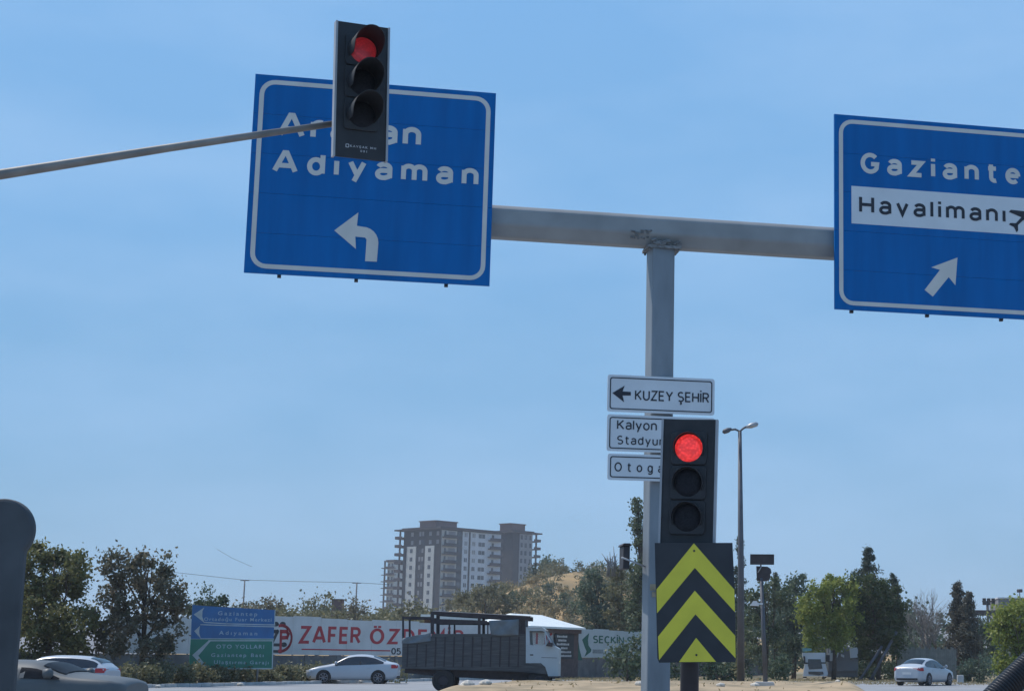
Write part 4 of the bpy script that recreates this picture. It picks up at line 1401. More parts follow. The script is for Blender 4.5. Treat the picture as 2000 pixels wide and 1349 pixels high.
def A_left(root, H, LA):
    for y0, y1, top in ((2.9, 7.4, H - 2 * FL + .2), (12.0, 16.6, H - 2 * FL + .2)):
        MB().box(-.25, -.001, y0, y1, -1, top).build('pale_strip', M['b_cream'], root)
        for k in range(10):
            z = top - 2.2 - k * FL
            b = MB()
            b.box(-.30, -.251, (y0 + y1) / 2 - .62, (y0 + y1) / 2 + .62, z, z + 1.35)
            f = b.build('window', M['b_glass'], root)
            MB().box(-.34, -.301, (y0 + y1) / 2 - .05, (y0 + y1) / 2 + .05, z, z + 1.35).build('frame', M['b_grey'], f)
    for k in range(11):
        z = H - 2.1 - k * FL
        for y in (8.9, 10.3):
            bwin(MB(), y - .45, y + .45, z, z + 1.5, 'l').build('window', M['b_grey'] if (k + int(y)) % 3 else M['b_glass'], root)
    for k in range(2):
        z = H - 2.1 - k * FL
        for y in (1.5, 5.2, 14.3):
            bwin(MB(), y - .6, y + .6, z, z + 1.4, 'l').build('window', M['b_grey'], root)
    # open balconies at the far end, seen against the sky
    for k in range(13):
        z = H - FL * (k + 1)
        b = MB()
        b.box(-.9, 4, LA + .02, LA + 3.6, z, z + .3)
        b.box(-.9, -.78, LA + .02, LA + 3.6, z + .3, z + 1.0)
        b.box(-.9, 4, LA + 3.5, LA + 3.62, z + .3, z + 1.0)
        b.build('balcony', M['b_brown'], root)
    b = MB()
    b.box(-.35, .1, LA + 1.5, LA + 2.0, -1, H)
    b.box(2.6, 3.1, LA + 1.7, LA + 2.2, -1, H)
    b.build('balcony_column', M['b_brown'], root)
    MB().box(-1.0, 4.2, LA + .02, LA + 4.0, H + .02, H + .5).build('balcony_roof', M['b_brown'], root)
def A_right(root, H, LB):
    MB().box(.3, 7.4, -.12, -.001, -1, H - .3).build('cream_bay', M['b_cream'], root)
    MB().box(10.0, LB, -.2, -.001, -1, H - .2).build('white_front', M['b_white'], root)
    MB().box(12.9, 13.6, -.35, -.201, -1, H - .3).build('dark_pilaster', M['b_dark'], root)
    for k in range(11):
        z = H - FL * (k + 1)
        balcony(root, 'r', .4, 7.2, 1.3, z, M['b_dark'])
        bwin(MB(), 1.5, 2.3, z + .3, z + 2.3, 'r', .2).build('balcony_door', M['b_glass'], root)
        bwin(MB(), 3.4, 6.6, z + .3, z + 2.3, 'r', .2).build('balcony_door', M['b_grey'], root)
        bwin(MB(), 7.6, 9.8, z + .55, z + 2.3, 'r', .2).build('window', M['b_glass'], root)
        for a, c, m in ((10.9, 12.2, 'b_grey' if k < 3 else 'b_glass'), (14.6, 16.0, 'b_grey' if k < 4 else 'b_glass'), (17.6, 20.6, 'b_glass')):
            f = bwin(MB(), a, c, z + .75, z + 2.15, 'r', .26).build('window', M[m], root)
            MB().box((a + c) / 2 - .06, (a + c) / 2 + .06, -.29, -.261, z + .75, z + 2.15).build('frame', M['b_white'], f)
        balcony(root, 'r', 22.2, LB - .2, 1.4, z, M['b_brown'])
        bwin(MB(), 24.0, 25.0, z + .3, z + 2.2, 'r', .27).build('balcony_door', M['b_glass'], root)
RZ = math.atan2(.8, .6)
apartment('dark apartment block with two cream window strips and a white side front', 852, 600, RZ, 18.6, 28.5, 1041, A_left, A_right, tower=(2, 12, 5, 13, 3.0))
def B_left(root, H, LA):
    for k in range(8):
        z = H - 2.1 - k * FL
        bwin(MB(), LA - 3.0, LA - 1.2, z, z + 1.4, 'l').build('window', M['b_glass'], root)
    MB().box(-.3, -.001, LA - .9, LA, -1, H - .4).build('pale_strip', M['b_cream'], root)
def B_right(root, H, LB):
    MB().box(3.2, LB - .1, -.15, -.001, -1, H - FL * .1).build('grey_front', M['b_grey'], root)
    for k in range(10):
        z = H - FL * (k + 1)
        for a, c in ((3.8, 4.8), (5.8, 6.9), (8.3, 9.2)):
            f = bwin(MB(), a, c, z + .6, z + 2.2, 'r', .22).build('window', M['b_glass'], root)
        b = MB()
        b.box(LB + .02, LB + 3.6, -.9, 3, z, z + .3)
        b.box(LB + .02, LB + 3.6, -.9, -.78, z + .3, z + 1.0)
        b.build('balcony', M['b_brown'], root)
    b = MB()
    b.box(LB + 1.6, LB + 2.1, -.4, .1, -1, H)
    b.build('balcony_column', M['b_brown'], root)
    MB().box(LB + .02, LB + 4.2, -1, 3.2, H + .02, H + .5).build('balcony_roof', M['b_brown'], root)
apartment('plainer dark-fronted apartment block beside the golden hill, balconies on its outer edge', 995, 640, RZ, 9.0, 10.0, 1047, B_left, B_right, tower=(-.5, 7, 1, 6.5, 3.1))
def C_left(root, H, LA):
    for k in range(11):
        z = H - FL * (k + 1)
        b = MB()
        b.box(-1.2, 0, -1.0, LA, z, z + .35)
        b.box(-1.2, -1.05, -1.0, LA, z + .35, z + .9)
        b.box(-1.2, 4, LA + .02, LA + 2.6, z, z + .35)
        b.build('balcony', M['b_brown'], root)
        for y in (1.0, 3.2):
            bwin(MB(), y, y + .9, z + .5, z + 2.2, 'l').build('window', M['b_glass'], root)
    MB().box(-.3, .3, LA + 1.4, LA + 1.9, -1, H).build('balcony_column', M['b_brown'], root)
def C_right(root, H, LB):
    pass
apartment('small cream apartment tower peeping out at the left edge of the big dark block', 763, 760, RZ, 4.6, 12, 1105, C_left, C_right, wallm=M['b_cream'])

# far right: flat grey slab building and a dark gantry with floodlights
Y = 230
a, c = at(1951, 1230, Y), at(2030, 1169, Y)
slab = thing('slab_building', 'flat-topped grey slab rising behind the yellow-green tree at the right edge', 'building', (a.x, Y, 0))
MB().box(0, c.x - a.x, 0, 9, 0, c.z).build('wall', M['bill'], slab)
MB().box(-.1, c.x - a.x, -.1, 9.1, c.z + .003, c.z + .18).build('parapet', M['b_white'], slab)
v = at(1996, 1152, Y) - slab.location
b = MB()
b.tube([(v.x, 2, c.z + .18), (v.x, 2, v.z)], .06, 6)
b.tube([(v.x - .35, 2, v.z), (v.x + .35, 2, v.z + .02)], .22, 8)
b.build('roof_lamp', M['dark_metal'], slab)
a, c = at(1902, 1201, 215), at(1951, 1191, 215)
bridge = thing('beam_bridge', 'dark horizontal beam with posts between the conifer and the grey slab', 'gantry', (a.x, 215, 0))
MB().box(-3, c.x - a.x + 1, 0, .6, a.z, c.z).build('beam', M['dark_metal'], bridge)
b = MB()
for x in (-2.5, c.x - a.x + .5):
    b.box(x - .15, x + .15, .15, .45, 0, a.z)
b.build('post', M['dark_metal'], bridge)
q_ = at(1931, 1191, 216)
fl_ = thing('floodlight_mast', 'stubby floodlight mast with a row of lamps above the dark beam', 'floodlight', (q_.x, 217, 0))
t_ = at(1931, 1174, 217)
MB().tube([(0, 0, 0), (0, 0, t_.z)], .16, 8).build('mast', M['dark_metal'], fl_)
b = MB()
w0, w1 = at(1918, 1173, 217).x - q_.x, at(1944, 1173, 217).x - q_.x
b.box(w0, w1, -.05, .05, t_.z - .07, t_.z + .07)
b.build('crossbar', M['dark_metal'], fl_)
for k in range(3):
    x = w0 + (w1 - w0) * (k + .5) / 3
    MB().box(x - .2, x + .2, -.2, .2, t_.z + .08, t_.z + .4).build('lamp', M['dark_metal'], fl_)
for k in range(3):
    x = w0 + (w1 - w0) * (k + .5) / 3
    MB().box(x - .2, x + .2, -.2, .2, t_.z - .42, t_.z - .08).build('lamp', M['dark_metal'], fl_)

# utility poles and cables
Y = 240
a, c = at(478, 1132, Y), at(697, 1137, Y)
for P_, lb in ((a, 'thin utility pole standing above the blue board, left of the pair'), (c, 'thin utility pole standing behind the scrub, nearest the apartment blocks')):
    u_ = thing('utility_pole', lb, 'pole', (P_.x, Y, 0), 0, 'thin utility poles behind the scrub')
    MB().tube([(0, 0, 0), (0, 0, P_.z)], [.14, .09], 8).build('pole', M['lamp_pole'], u_)
    MB().box(-.6, .6, -.06, .06, P_.z - .12, P_.z - .02).build('crossarm', M['lamp_pole'], u_)
l0, l1 = at(200, 1106, Y), at(760, 1141, Y)
tag(MB().tube([l0, at(340, 1117, Y), a, at(590, 1135, Y), c, l1], .028, 5).build('power_cable', M['wire']), 'thin dark cable strung between the utility poles across the sky', 'cable')
tag(MB().tube([at(424, 1072, 200), at(455, 1090, 200), at(492, 1106, 200)], .016, 5).build('power_cable', M['wire']), 'short faint cable slanting down across the sky above the blue board', 'cable')
a, c = at(647, 1186, 210), at(668, 1171, 210)
hut = thing('small_hut', 'tiny red-brown hut among the scrub above the red lettering', 'hut', (a.x, 210, 0))
MB().box(0, c.x - a.x, 0, 1.2, 0, c.z).build('wall', M['b_roof'], hut)
MB().box(-.12, c.x - a.x + .12, -.12, 1.3, c.z + .003, c.z + .12).build('roof', M['b_brown'], hut)

# parked white lorries, leaning beams and fence on the right, under the trees
Y = 121
c6 = lambda x, y: at(1550 + x / 8.696, 1230 + y / 8.696, Y)
o = c6(370, 800)
lor = thing('white_lorry', 'white lorry cab facing the road, parked under the trees left of the leaning beams', 'lorry', (o.x, Y, 0))
lq = lambda x, y: (lambda v: (v.x - o.x, v.z))(c6(x, y))
def LB_(name, m, polys, y0, y1):
    b = MB()
    for pl in polys:
        b.prism([lq(*q) for q in pl], y0, y1)
    return b.build(name, m, lor)
LB_('cab', M['car_white'], [[(155, 380), (540, 380), (540, 560), (585, 730), (570, 780), (165, 780), (200, 560), (155, 440)]], 0, 1.8)
LB_('sun_visor', mat('teal_trim', (0.10, 0.24, 0.26), .6), [[(155, 300), (310, 310), (300, 350), (155, 360)]], -.2, .4)
LB_('grille', M['glass'], [[(245, 490), (460, 490), (490, 650), (265, 665), (243, 600)]], -.03, -.001)
LB_('bumper_grille', M['glass'], [[(250, 700), (500, 700), (510, 745), (430, 765), (255, 745)]], -.03, -.001)
LB_('trim', M['tyre'], [[(180, 545), (243, 545), (243, 570), (185, 570)], [(468, 540), (545, 545), (545, 565), (472, 565)]], -.02, -.001)
LB_('mirror', M['tyre'], [[(165, 440), (195, 440), (200, 540), (175, 560)]], -.2, -.05)
LB_('mirror', M['tyre'], [[(545, 420), (615, 420), (610, 540), (545, 530)]], -.2, -.05)
LB_('wheel', M['tyre'], [[(165, 790), (225, 790), (225, 810), (165, 810)], [(500, 790), (560, 790), (560, 810), (500, 810)]], .2, 1)
lor2 = thing('white_lorry', 'broken-looking white lorry cab part hidden by foliage, between the other white cab and the beams', 'lorry', (o.x, Y + 2.5, 0))
b = MB()
for pl in ([(635, 250), (655, 250), (670, 330), (660, 380), (640, 380)], [(625, 385), (740, 375), (800, 380), (780, 440), (740, 520), (640, 520), (625, 460)], [(800, 300), (830, 330), (870, 345), (860, 365), (810, 350)],
           [(700, 520), (745, 540), (755, 580), (730, 600), (700, 580)], [(840, 400), (890, 420), (890, 460), (840, 440)], [(990, 300), (1110, 285), (1130, 330), (1120, 460), (1000, 470)]):
    b.prism([lq(*q) for q in pl], 0, .5)
b.build('cab', M['car_white'], lor2)
b = MB()
b.prism([lq(*q) for q in [(620, 300), (1140, 290), (1140, 700), (620, 700)]], .502, 4)
b.prism([lq(*q) for q in [(620, 700), (1140, 700), (1140, 800), (620, 800)]], 1, 4)
b.build('body', M['car_slate'], lor2)
for k, (a, c, lb) in enumerate((((1135, 735), (1530, 270), 'steel beam leaning diagonally in the shade, left one of two'), ((1335, 705), (1780, 20), 'long steel beam leaning diagonally in the shade, right one of two'))):
    A, B_ = c6(*a), c6(*c)
    A.z = max(A.z - .4, 0)
    bm = thing('leaning_beam', lb, 'beam', (A.x, Y + .4, 0), 0, 'leaning beams under the trees')
    MB().tube([(0, 0, A.z), (B_.x - A.x, 1.2, B_.z)], .10, 6).build('shaft', M['lamp_pole'], bm)
    MB().box(-.2, .2, -.2, .2, 0, A.z + .02).build('foot', M['dark_metal'], bm)
Y = 125
a, c = at(1752, 1262, Y), at(1868, 1262, Y)
fe = thing('fence', 'weathered grey board fence behind the white car on the right', 'fence', (a.x, Y, 0))
b = MB()
L_ = c.x - a.x
n = 30
for k in range(n):
    b.box(L_ * k / n, L_ * (k + .9) / n, 0, .04, .1, 2.25 + .1 * math.sin(k * 1.9))
b.build('boards', M['fence'], fe)
b = MB()
for k in range(5):
    b.box(L_ * k / 4 - .06, L_ * k / 4 + .06, .045, .16, 0, 2.3)
b.build('post', M['bark'], fe)
v = at(1885, 1316, 110)
bl = thing('white_block', 'small pale block on the verge just right of the white car', 'block', (v.x - .3, 110, 0))
MB().box(-.2, .2, -.15, .15, 0, .5).build('block', M['kerb'], bl, bevel=.04)
# ==== TREES AND BUSHES
def leaf_cloud(pts, size, name, m, parent, droop=0.0, aspect=.72):
    n = len(pts)
    u = rng.normal(size=(n, 3))
    u /= np.linalg.norm(u, axis=1, keepdims=True)
    u[:, 2] -= droop
    u /= np.linalg.norm(u, axis=1, keepdims=True)
    t = rng.normal(size=(n, 3))
    t[:, 2] += .0
    v = np.cross(u, t)
    v /= np.linalg.norm(v, axis=1, keepdims=True)
    s = size * rng.uniform(.6, 1.35, size=(n, 1))
    a, b = u * s * .5, v * s * .5 * aspect
    co = np.stack([pts - a, pts + b - a * .1, pts + a, pts - b - a * .1], 1).reshape(-1, 3)
    me = bpy.data.meshes.new(name)
    me.vertices.add(4 * n)
    me.vertices.foreach_set('co', co.astype(np.float32).ravel())
    me.loops.add(4 * n)
    me.loops.foreach_set('vertex_index', np.arange(4 * n, dtype=np.int32))
    me.polygons.add(n)
    me.polygons.foreach_set('loop_start', np.arange(0, 4 * n, 4, dtype=np.int32))
    me.materials.append(m)
    me.update(calc_edges=True)
    me.validate()
    o = bpy.data.objects.new(name, me)
    C.objects.link(o)
    if parent: o.parent = parent
    return o
def blob_points(c, r, leaf, dens, shell=.45, sub=1.0):
    """leaf positions gathered into tufts spread through an ellipsoid"""
    c, r = np.array(c), np.array(r)
    area = math.pi * r[0] * r[2]
    K = max(5, int(sub * area / (leaf * 3.4) ** 2))
    d = rng.normal(size=(K, 3))
    d /= np.linalg.norm(d, axis=1, keepdims=True)
    rad = rng.uniform(0, 1, size=(K, 1)) ** shell
    cen = d * rad
    nl = int(2.1 * dens * area / leaf ** 2)
    idx = rng.integers(0, K, nl)
    wts = rng.uniform(.5, 1.3, size=K)
    p = cen[idx] * r + rng.normal(size=(nl, 3)) * (leaf * 1.25 * wts[idx])[:, None]
    return p + c
def tree(name, label, Y, blobs, base, m, leaf=.17, dens=4.0, cat='tree', group=None, bark='bark', trunk_r=None, dy=1.0, shell=.45, sub=1.0, z0=None, droop=0.0):
    k = ppm(Y)
    bx = at(base[0], 1291, Y).x
    zb = z0 if z0 is not None else 0.0
    root = thing(name, label, cat, (bx, Y, zb), 0, group)
    pts = []
    cents = []
    for px, py, rx, ry in blobs:
        c = at(px, py, Y + random.uniform(-dy, dy))
        r = (rx / k * .93, (rx + ry) / 2 / k * .9, ry / k * .93)
        c = (c.x - bx, c.y - Y, c.z - zb)
        cents.append((c, r))
        pts.append(blob_points(c, r, leaf, dens, shell, sub))
    pts = np.concatenate(pts)
    pts = pts[pts[:, 2] > .03]
    leaf_cloud(pts, leaf, 'crown' if cat == 'tree' else 'foliage', LV[m], root, droop)
    top = max(c[2] + r[2] * .5 for c, r in cents)
    tr = trunk_r or (0.02 + top * .022)
    b = MB()
    main = [Vector((0, 0, -.1)), Vector((tr * .6, 0, top * .3)), Vector((-tr * .5, tr, top * .62)), Vector((tr * .4, 0, top * .9))]
    b.tube(main, [tr, tr * .8, tr * .55, tr * .15], 8)
    for c, r in cents:
        s = main[1].lerp(main[2], random.random())
        e = Vector(c)
        if e.z > s.z * .6:
            b.tube([s, s.lerp(e, .5) + Vector((0, 0, -.15 * r[2])), e + Vector((0, 0, r[2] * .3))], [tr * .4, tr * .25, tr * .08], 6)
            for q in range(2):
                f = e + Vector((random.uniform(-r[0], r[0]) * .7, random.uniform(-r[1], r[1]) * .7, random.uniform(-.3, .8) * r[2]))
                b.tube([s.lerp(e, .6), f], [tr * .18, tr * .05], 5)
    b.build('trunk' if cat == 'tree' else 'stems', M[bark], root)
    return root
def conifer(name, label, Y, px, ytop, ybot, half, m='needle', leaf=.2, dens=5, z0=0.0, base_y=None, tuft=1.0):
    k = ppm(Y)
    t_, b_ = at(px, ytop, Y), at(px, ybot, Y)
    root = thing(name, label, 'tree', (b_.x, Y, z0))
    H0, H1, W0 = b_.z - z0, t_.z - z0, half / k
    pts = []
    nb = int(46 * tuft)
    for i in range(nb):
        f = (i + random.random()) / nb
        z = H1 - (H1 - H0) * f
        rr = W0 * (f ** .55) * random.uniform(.65, 1.1) + .05
        a = random.uniform(0, 6.28)
        nn = int(dens * 48 * (.3 + f))
        s = rng.uniform(0, 1, nn) ** .7
        p = np.stack([np.cos(a) * rr * s, np.sin(a) * rr * s, z - .28 * rr * s ** 1.5 + .06 * rr], 1) + rng.normal(size=(nn, 3)) * leaf * (.45 + .5 * f)
        pts.append(p)
    p = np.concatenate(pts)
    leaf_cloud(p[p[:, 2] > .03], leaf, 'crown', LV[m], root, .3, .4)
    MB().tube([(0, 0, 0), (0, 0, H1)], [.02 * H1 + .04, .02], 8).build('trunk', M['bark'], root)
    return root

tree('broadleaf_tree', 'leafy yellow-green tree at the far left, behind the dark round-topped upright', 79,
     [(40, 1120, 40, 40), (75, 1085, 45, 28), (120, 1092, 55, 30), (150, 1115, 40, 30), (100, 1140, 60, 40), (50, 1180, 55, 50), (130, 1175, 60, 42), (85, 1215, 70, 45), (160, 1225, 45, 45), (100, 1262, 85, 40)], (90, 1336), 'lime', leaf=.17, dens=6.5, sub=1.3)
tree('broadleaf_tree', 'sparse dark tree with reddish tips, left of the blue and green board', 80,
     [(215, 1112, 28, 30), (225, 1090, 26, 16), (262, 1105, 30, 26), (298, 1100, 36, 24), (322, 1125, 34, 30), (345, 1165, 26, 34), (280, 1150, 55, 36), (225, 1165, 46, 40), (312, 1195, 50, 42), (240, 1215, 60, 42), (330, 1235, 34, 38), (280, 1262, 70, 36), (205, 1262, 45, 36)], (275, 1336), 'brown', leaf=.16, dens=5.0, sub=1.0)
tree('round_pine', 'dark rounded tree top rising just above the blue board', 118, [(405, 1172, 22, 26), (395, 1195, 36, 30), (420, 1190, 28, 32), (405, 1225, 40, 40), (400, 1262, 40, 40)], (405, 1327), 'dark', leaf=.2, dens=4.5)
# scrub on the plain and on the hill: trees that can be told apart
H = hill_z
def htree(label, Y, blobs, m, leaf=.34, dens=3.6, name='scrub_tree', z0=None, **kw):
    bx = gx(blobs[0][0], Y)
    return tree(name, label, Y, blobs, (blobs[0][0], 0), m, leaf=leaf, dens=dens, dy=2, z0=(H(bx, Y) - .2) if z0 is None else z0, **kw)
htree('low brownish tree showing over the middle of the blue board', 190, [(465, 1192, 34, 15), (500, 1188, 26, 14), (455, 1215, 50, 25)], 'brown', z0=0)
htree('low tree with a ragged top at the right end of the blue board', 185, [(520, 1180, 20, 12), (540, 1190, 30, 18), (525, 1210, 40, 20)], 'brown', z0=0)
htree('thin see-through tree above the word in red', 178, [(615, 1175, 18, 18), (638, 1165, 14, 12), (600, 1190, 16, 14), (630, 1188, 22, 16), (620, 1205, 40, 14)], 'olive', leaf=.28, dens=1.9, sub=.6, z0=0)
htree('sparse tree round the base of the right utility pole', 182, [(690, 1178, 16, 14), (700, 1192, 24, 16), (680, 1200, 30, 14)], 'brown', leaf=.28, dens=2.2, sub=.6, z0=0)
htree('bushy olive tree at the foot of the cream strips of the dark apartment block', 205, [(812, 1190, 24, 16), (790, 1198, 24, 14), (835, 1195, 22, 14), (812, 1208, 45, 14)], 'olive', z0=None)
htree('wide olive brown tree in front of the white apartment front', 235, [(945, 1150, 32, 20), (920, 1165, 30, 22), (970, 1165, 34, 24), (940, 1185, 50, 20), (985, 1185, 40, 18)], 'olive')
htree('dark tree on the slope below the farther apartment block', 240, [(1012, 1172, 22, 18), (1005, 1190, 28, 16)], 'mid')
htree('tan bush on the slope above the truck frame', 232, [(1050, 1180, 26, 16), (1075, 1190, 28, 14), (1030, 1195, 30, 10)], 'dry')
htree('dark cypress-like tree at the right edge of the farther apartment block', 290, [(1041, 1112, 5, 16), (1042, 1130, 7, 20), (1043, 1155, 7, 16)], 'needle', dens=5)
htree('broad dark green tree on the skyline right of the apartment blocks', 330, [(1085, 1105, 32, 18), (1065, 1120, 26, 20), (1105, 1122, 24, 20), (1080, 1140, 30, 22), (1060, 1150, 18, 16)], 'blue', leaf=.42, dens=4.5)
htree('olive bush below the golden grass patch', 250, [(1105, 1172, 24, 18), (1125, 1185, 24, 18)], 'mid')
htree('small dark tree on the slope left of the golden grass patch', 262, [(1072, 1160, 18, 18), (1085, 1178, 24, 16)], 'blue')
tree('broadleaf_tree', 'dense dark green tree left of the gantry pole', 158, [(1160, 1125, 26, 24), (1150, 1155, 28, 30), (1180, 1150, 30, 34), (1160, 1190, 42, 34), (1140, 1215, 36, 26), (1190, 1205, 40, 34), (1160, 1245, 60, 26)], (1165, 1318), 'blue', leaf=.27, dens=4.2)
tree('broadleaf_tree', 'brown-green tree with bare twigs standing up at its top, beside the gantry pole', 150, [(1205, 1118, 26, 18), (1215, 1140, 28, 26), (1205, 1170, 32, 34), (1225, 1205, 34, 40), (1230, 1250, 40, 40)], (1210, 1319), 'olive', leaf=.25, dens=3.6)
b = MB()
for k in range(9):
    x = random.uniform(1185, 1212)
    p0, p1 = at(x, 1125, 150), at(x + random.uniform(-4, 4), random.uniform(1062, 1098), 150)
    b.tube([p0, p0.lerp(p1, .5) + Vector((.1, 0, 0)), p1], [.09, .05, .02], 5)
    for q in range(3):
        a = p0.lerp(p1, random.uniform(.3, .8))
        b.tube([a, a + Vector((random.uniform(-.6, .6), 0, random.uniform(.3, .9)))], [.035, .012], 4)
tw = b.build('twigs', M['bark_pale'], bpy.data.objects[[o.name for o in bpy.data.objects if o.get('label', '').startswith('brown-green tree')][0]])
tw.location = -tw.parent.location
tree('poplar', 'tall narrow poplar rising beside the gantry pole', 143,
     [(1247, 985, 7, 24), (1246, 1020, 13, 28), (1249, 1055, 17, 28), (1247, 1090, 20, 30), (1249, 1130, 22, 34), (1247, 1170, 25, 34), (1250, 1215, 28, 40), (1250, 1265, 28, 40)], (1250, 1320), 'mid', leaf=.22, dens=9, dy=.5, sub=1.6)
conifer('conifer', 'dark spiky conifer right behind the street lamp pole', 140, 1443, 1048, 1290, 24, leaf=.2, dens=5)
tree('broadleaf_tree', 'grey-green tree just behind the small rear-view traffic light', 128, [(1500, 1150, 30, 26), (1480, 1175, 36, 34), (1520, 1170, 32, 32), (1490, 1215, 44, 40), (1520, 1255, 40, 40), (1465, 1260, 36, 40)], (1495, 1325), 'mid', leaf=.22, dens=4)
tree('broadleaf_tree', 'dark blue-green tree between the rear-view traffic light and the rounded yellow-green tree', 133, [(1560, 1135, 22, 22), (1548, 1160, 36, 28), (1578, 1160, 22, 26), (1545, 1200, 46, 40), (1545, 1250, 46, 44)], (1550, 1325), 'blue', leaf=.22, dens=4)
for px, yt, hw, lb in ((1515, 1120, 7, 'tiny conifer tip left of the dark blue-green tree'),):
    conifer('conifer', lb, 150, px, yt, 1250, 16, leaf=.2)
tree('round_tree', 'rounded yellow-green tree over the white lorries', 122,
     [(1625, 1140, 34, 16), (1600, 1155, 30, 20), (1650, 1152, 30, 20), (1585, 1185, 28, 24), (1625, 1180, 40, 26), (1578, 1215, 24, 24), (1615, 1215, 44, 28), (1655, 1205, 26, 34), (1600, 1240, 42, 26), (1645, 1245, 34, 24)], (1628, 1326), 'yellow', leaf=.18, dens=9, shell=.33, sub=1.7)
tree('round_tree', 'rounded dark green tree shading the leaning beams', 124,
     [(1690, 1136, 34, 14), (1665, 1150, 26, 18), (1725, 1148, 34, 18), (1750, 1200, 20, 26), (1700, 1165, 44, 26), (1742, 1175, 22, 26), (1680, 1200, 34, 36), (1725, 1210, 38, 34), (1690, 1240, 40, 26), (1740, 1238, 26, 24), (1715, 1268, 50, 24)], (1715, 1326), 'shade', leaf=.18, dens=9, shell=.33, sub=1.7)
conifer('conifer', 'dark spruce top rising behind the rounded trees', 140, 1694, 1070, 1250, 56, leaf=.26, dens=5, tuft=1.2)
conifer('conifer', 'small conifer tip at the right shoulder of the rounded dark tree', 136, 1745, 1122, 1260, 22, leaf=.2)
# bare grey tree
Y = 130
bt = thing('bare_tree', 'leafless grey branching tree between the rounded dark tree and the tall conifers', 'tree', (gx(1812, Y), Y, 0))
b = MB()
def branch(p, d, L_, r, n):
    q = p + d * L_
    mid = p.lerp(q, .5) + Vector((random.uniform(-1, 1), random.uniform(-1, 1), 0)) * L_ * .06
    b.tube([p, mid, q], [r, r * .85, r * .65], 5)
    if n:
        for k in range(random.choice((2, 3, 3))):
            nd = (d + Vector((random.uniform(-.55, .55), random.uniform(-.5, .5), random.uniform(-.05, .45)))).normalized()
            branch(q if k else mid, nd, L_ * random.uniform(.62, .85), r * .6, n - 1)
for k in range(5):
    branch(Vector((random.uniform(-.7, .7), random.uniform(-.4, .4), 0)), Vector((random.uniform(-.3, .3), random.uniform(-.2, .2), 1)).normalized(), 2.0, .085, 5)
b.build('branches', M['bark_pale'], bt)
conifer('conifer', 'tall dark conifer with a rusty tip, taller of two beside the bare tree', 127, 1873, 1137, 1310, 34, m='rust', leaf=.22, dens=6, tuft=1.3)
conifer('conifer', 'shorter rusty conifer close against the tall one, right of the bare tree', 126, 1893, 1158, 1310, 30, m='rust', leaf=.22, dens=6, tuft=1.2)
tree('broadleaf_tree', 'dim grey-green tree under the dark beam, right of the conifers', 135, [(1920, 1225, 26, 22), (1935, 1250, 30, 30), (1900, 1255, 30, 40), (1930, 1285, 40, 34)], (1920, 1324), 'blue', leaf=.22, dens=3.6)
tree('broadleaf_tree', 'yellow-green tree cut off by the right edge', 96,
     [(1975, 1192, 30, 16), (2010, 1188, 40, 18), (1960, 1210, 24, 16), (1945, 1230, 16, 14), (1990, 1220, 40, 26), (1975, 1255, 40, 30), (2015, 1260, 40, 50), (1985, 1295, 50, 30)], (1995, 1335), 'yellow', leaf=.17, dens=9, shell=.35, sub=1.6)
tree('shrub', 'rounded shrub right of the white car, in front of the conifers', 112, [(1912, 1292, 24, 18), (1895, 1305, 20, 16), (1930, 1305, 20, 18), (1912, 1318, 36, 14)], (1912, 1329), 'blue', leaf=.17, dens=5, cat='shrub')
tree('shrub', 'neat pale round shrub between the rear-view traffic light and the white lorry', 104, [(1523, 1294, 20, 18), (1512, 1308, 17, 16), (1536, 1308, 17, 16), (1523, 1318, 28, 12)], (1523, 1331), 'mid', leaf=.15, dens=5, cat='shrub')
tree('oleander_bush', 'big loose oleander bush in front of the green-lettered banner', 94, [(1215, 1262, 20, 18), (1240, 1258, 22, 20), (1205, 1285, 26, 22), (1235, 1288, 34, 26), (1212, 1312, 34, 20), (1250, 1312, 34, 22)], (1225, 1336), 'mid', leaf=.2, dens=3.6, cat='shrub', sub=.8)
tree('oleander_bush', 'low dark bush under the chevron board', 96, [(1385, 1300, 26, 16), (1420, 1302, 28, 18), (1450, 1310, 20, 14), (1345, 1305, 26, 16), (1310, 1308, 26, 16), (1400, 1320, 60, 12)], (1400, 1335), 'dark', leaf=.18, dens=5, cat='shrub')
tree('creeper_shrub', 'tangle of light leaves climbing the foot of the street lamp', 74, [(1446, 1290, 10, 18), (1450, 1268, 8, 18), (1443, 1310, 13, 14)], (1447, 1328), 'olive', leaf=.12, dens=3.5, cat='shrub')
tree('shrub', 'low olive shrub hugging the wall under the red lettering, behind the white car', 94, [(560, 1315, 30, 14), (600, 1318, 26, 12), (640, 1316, 30, 14), (680, 1314, 36, 14), (740, 1312, 40, 14), (785, 1318, 20, 12)], (660, 1335), 'olive', leaf=.16, dens=4, cat='shrub')
# hedge behind the kerb
hg = thing('hedge', 'long rough low hedge along the kerb, under the blue and green board', 'hedge', K0)
P_ = []
for k in range(36):
    s = 1.0 + k * .72 - 1.5
    c = kd * s + nrm * (1.3 + random.uniform(-.2, .3))
    P_.append(blob_points((c.x, c.y, .40 + random.uniform(-.06, .08)), (.75, .8, .42), .13, 7, .4))
P_ = np.concatenate(P_)
leaf_cloud(P_[P_[:, 2] > .02], .13, 'foliage', LV['olive'], hg)
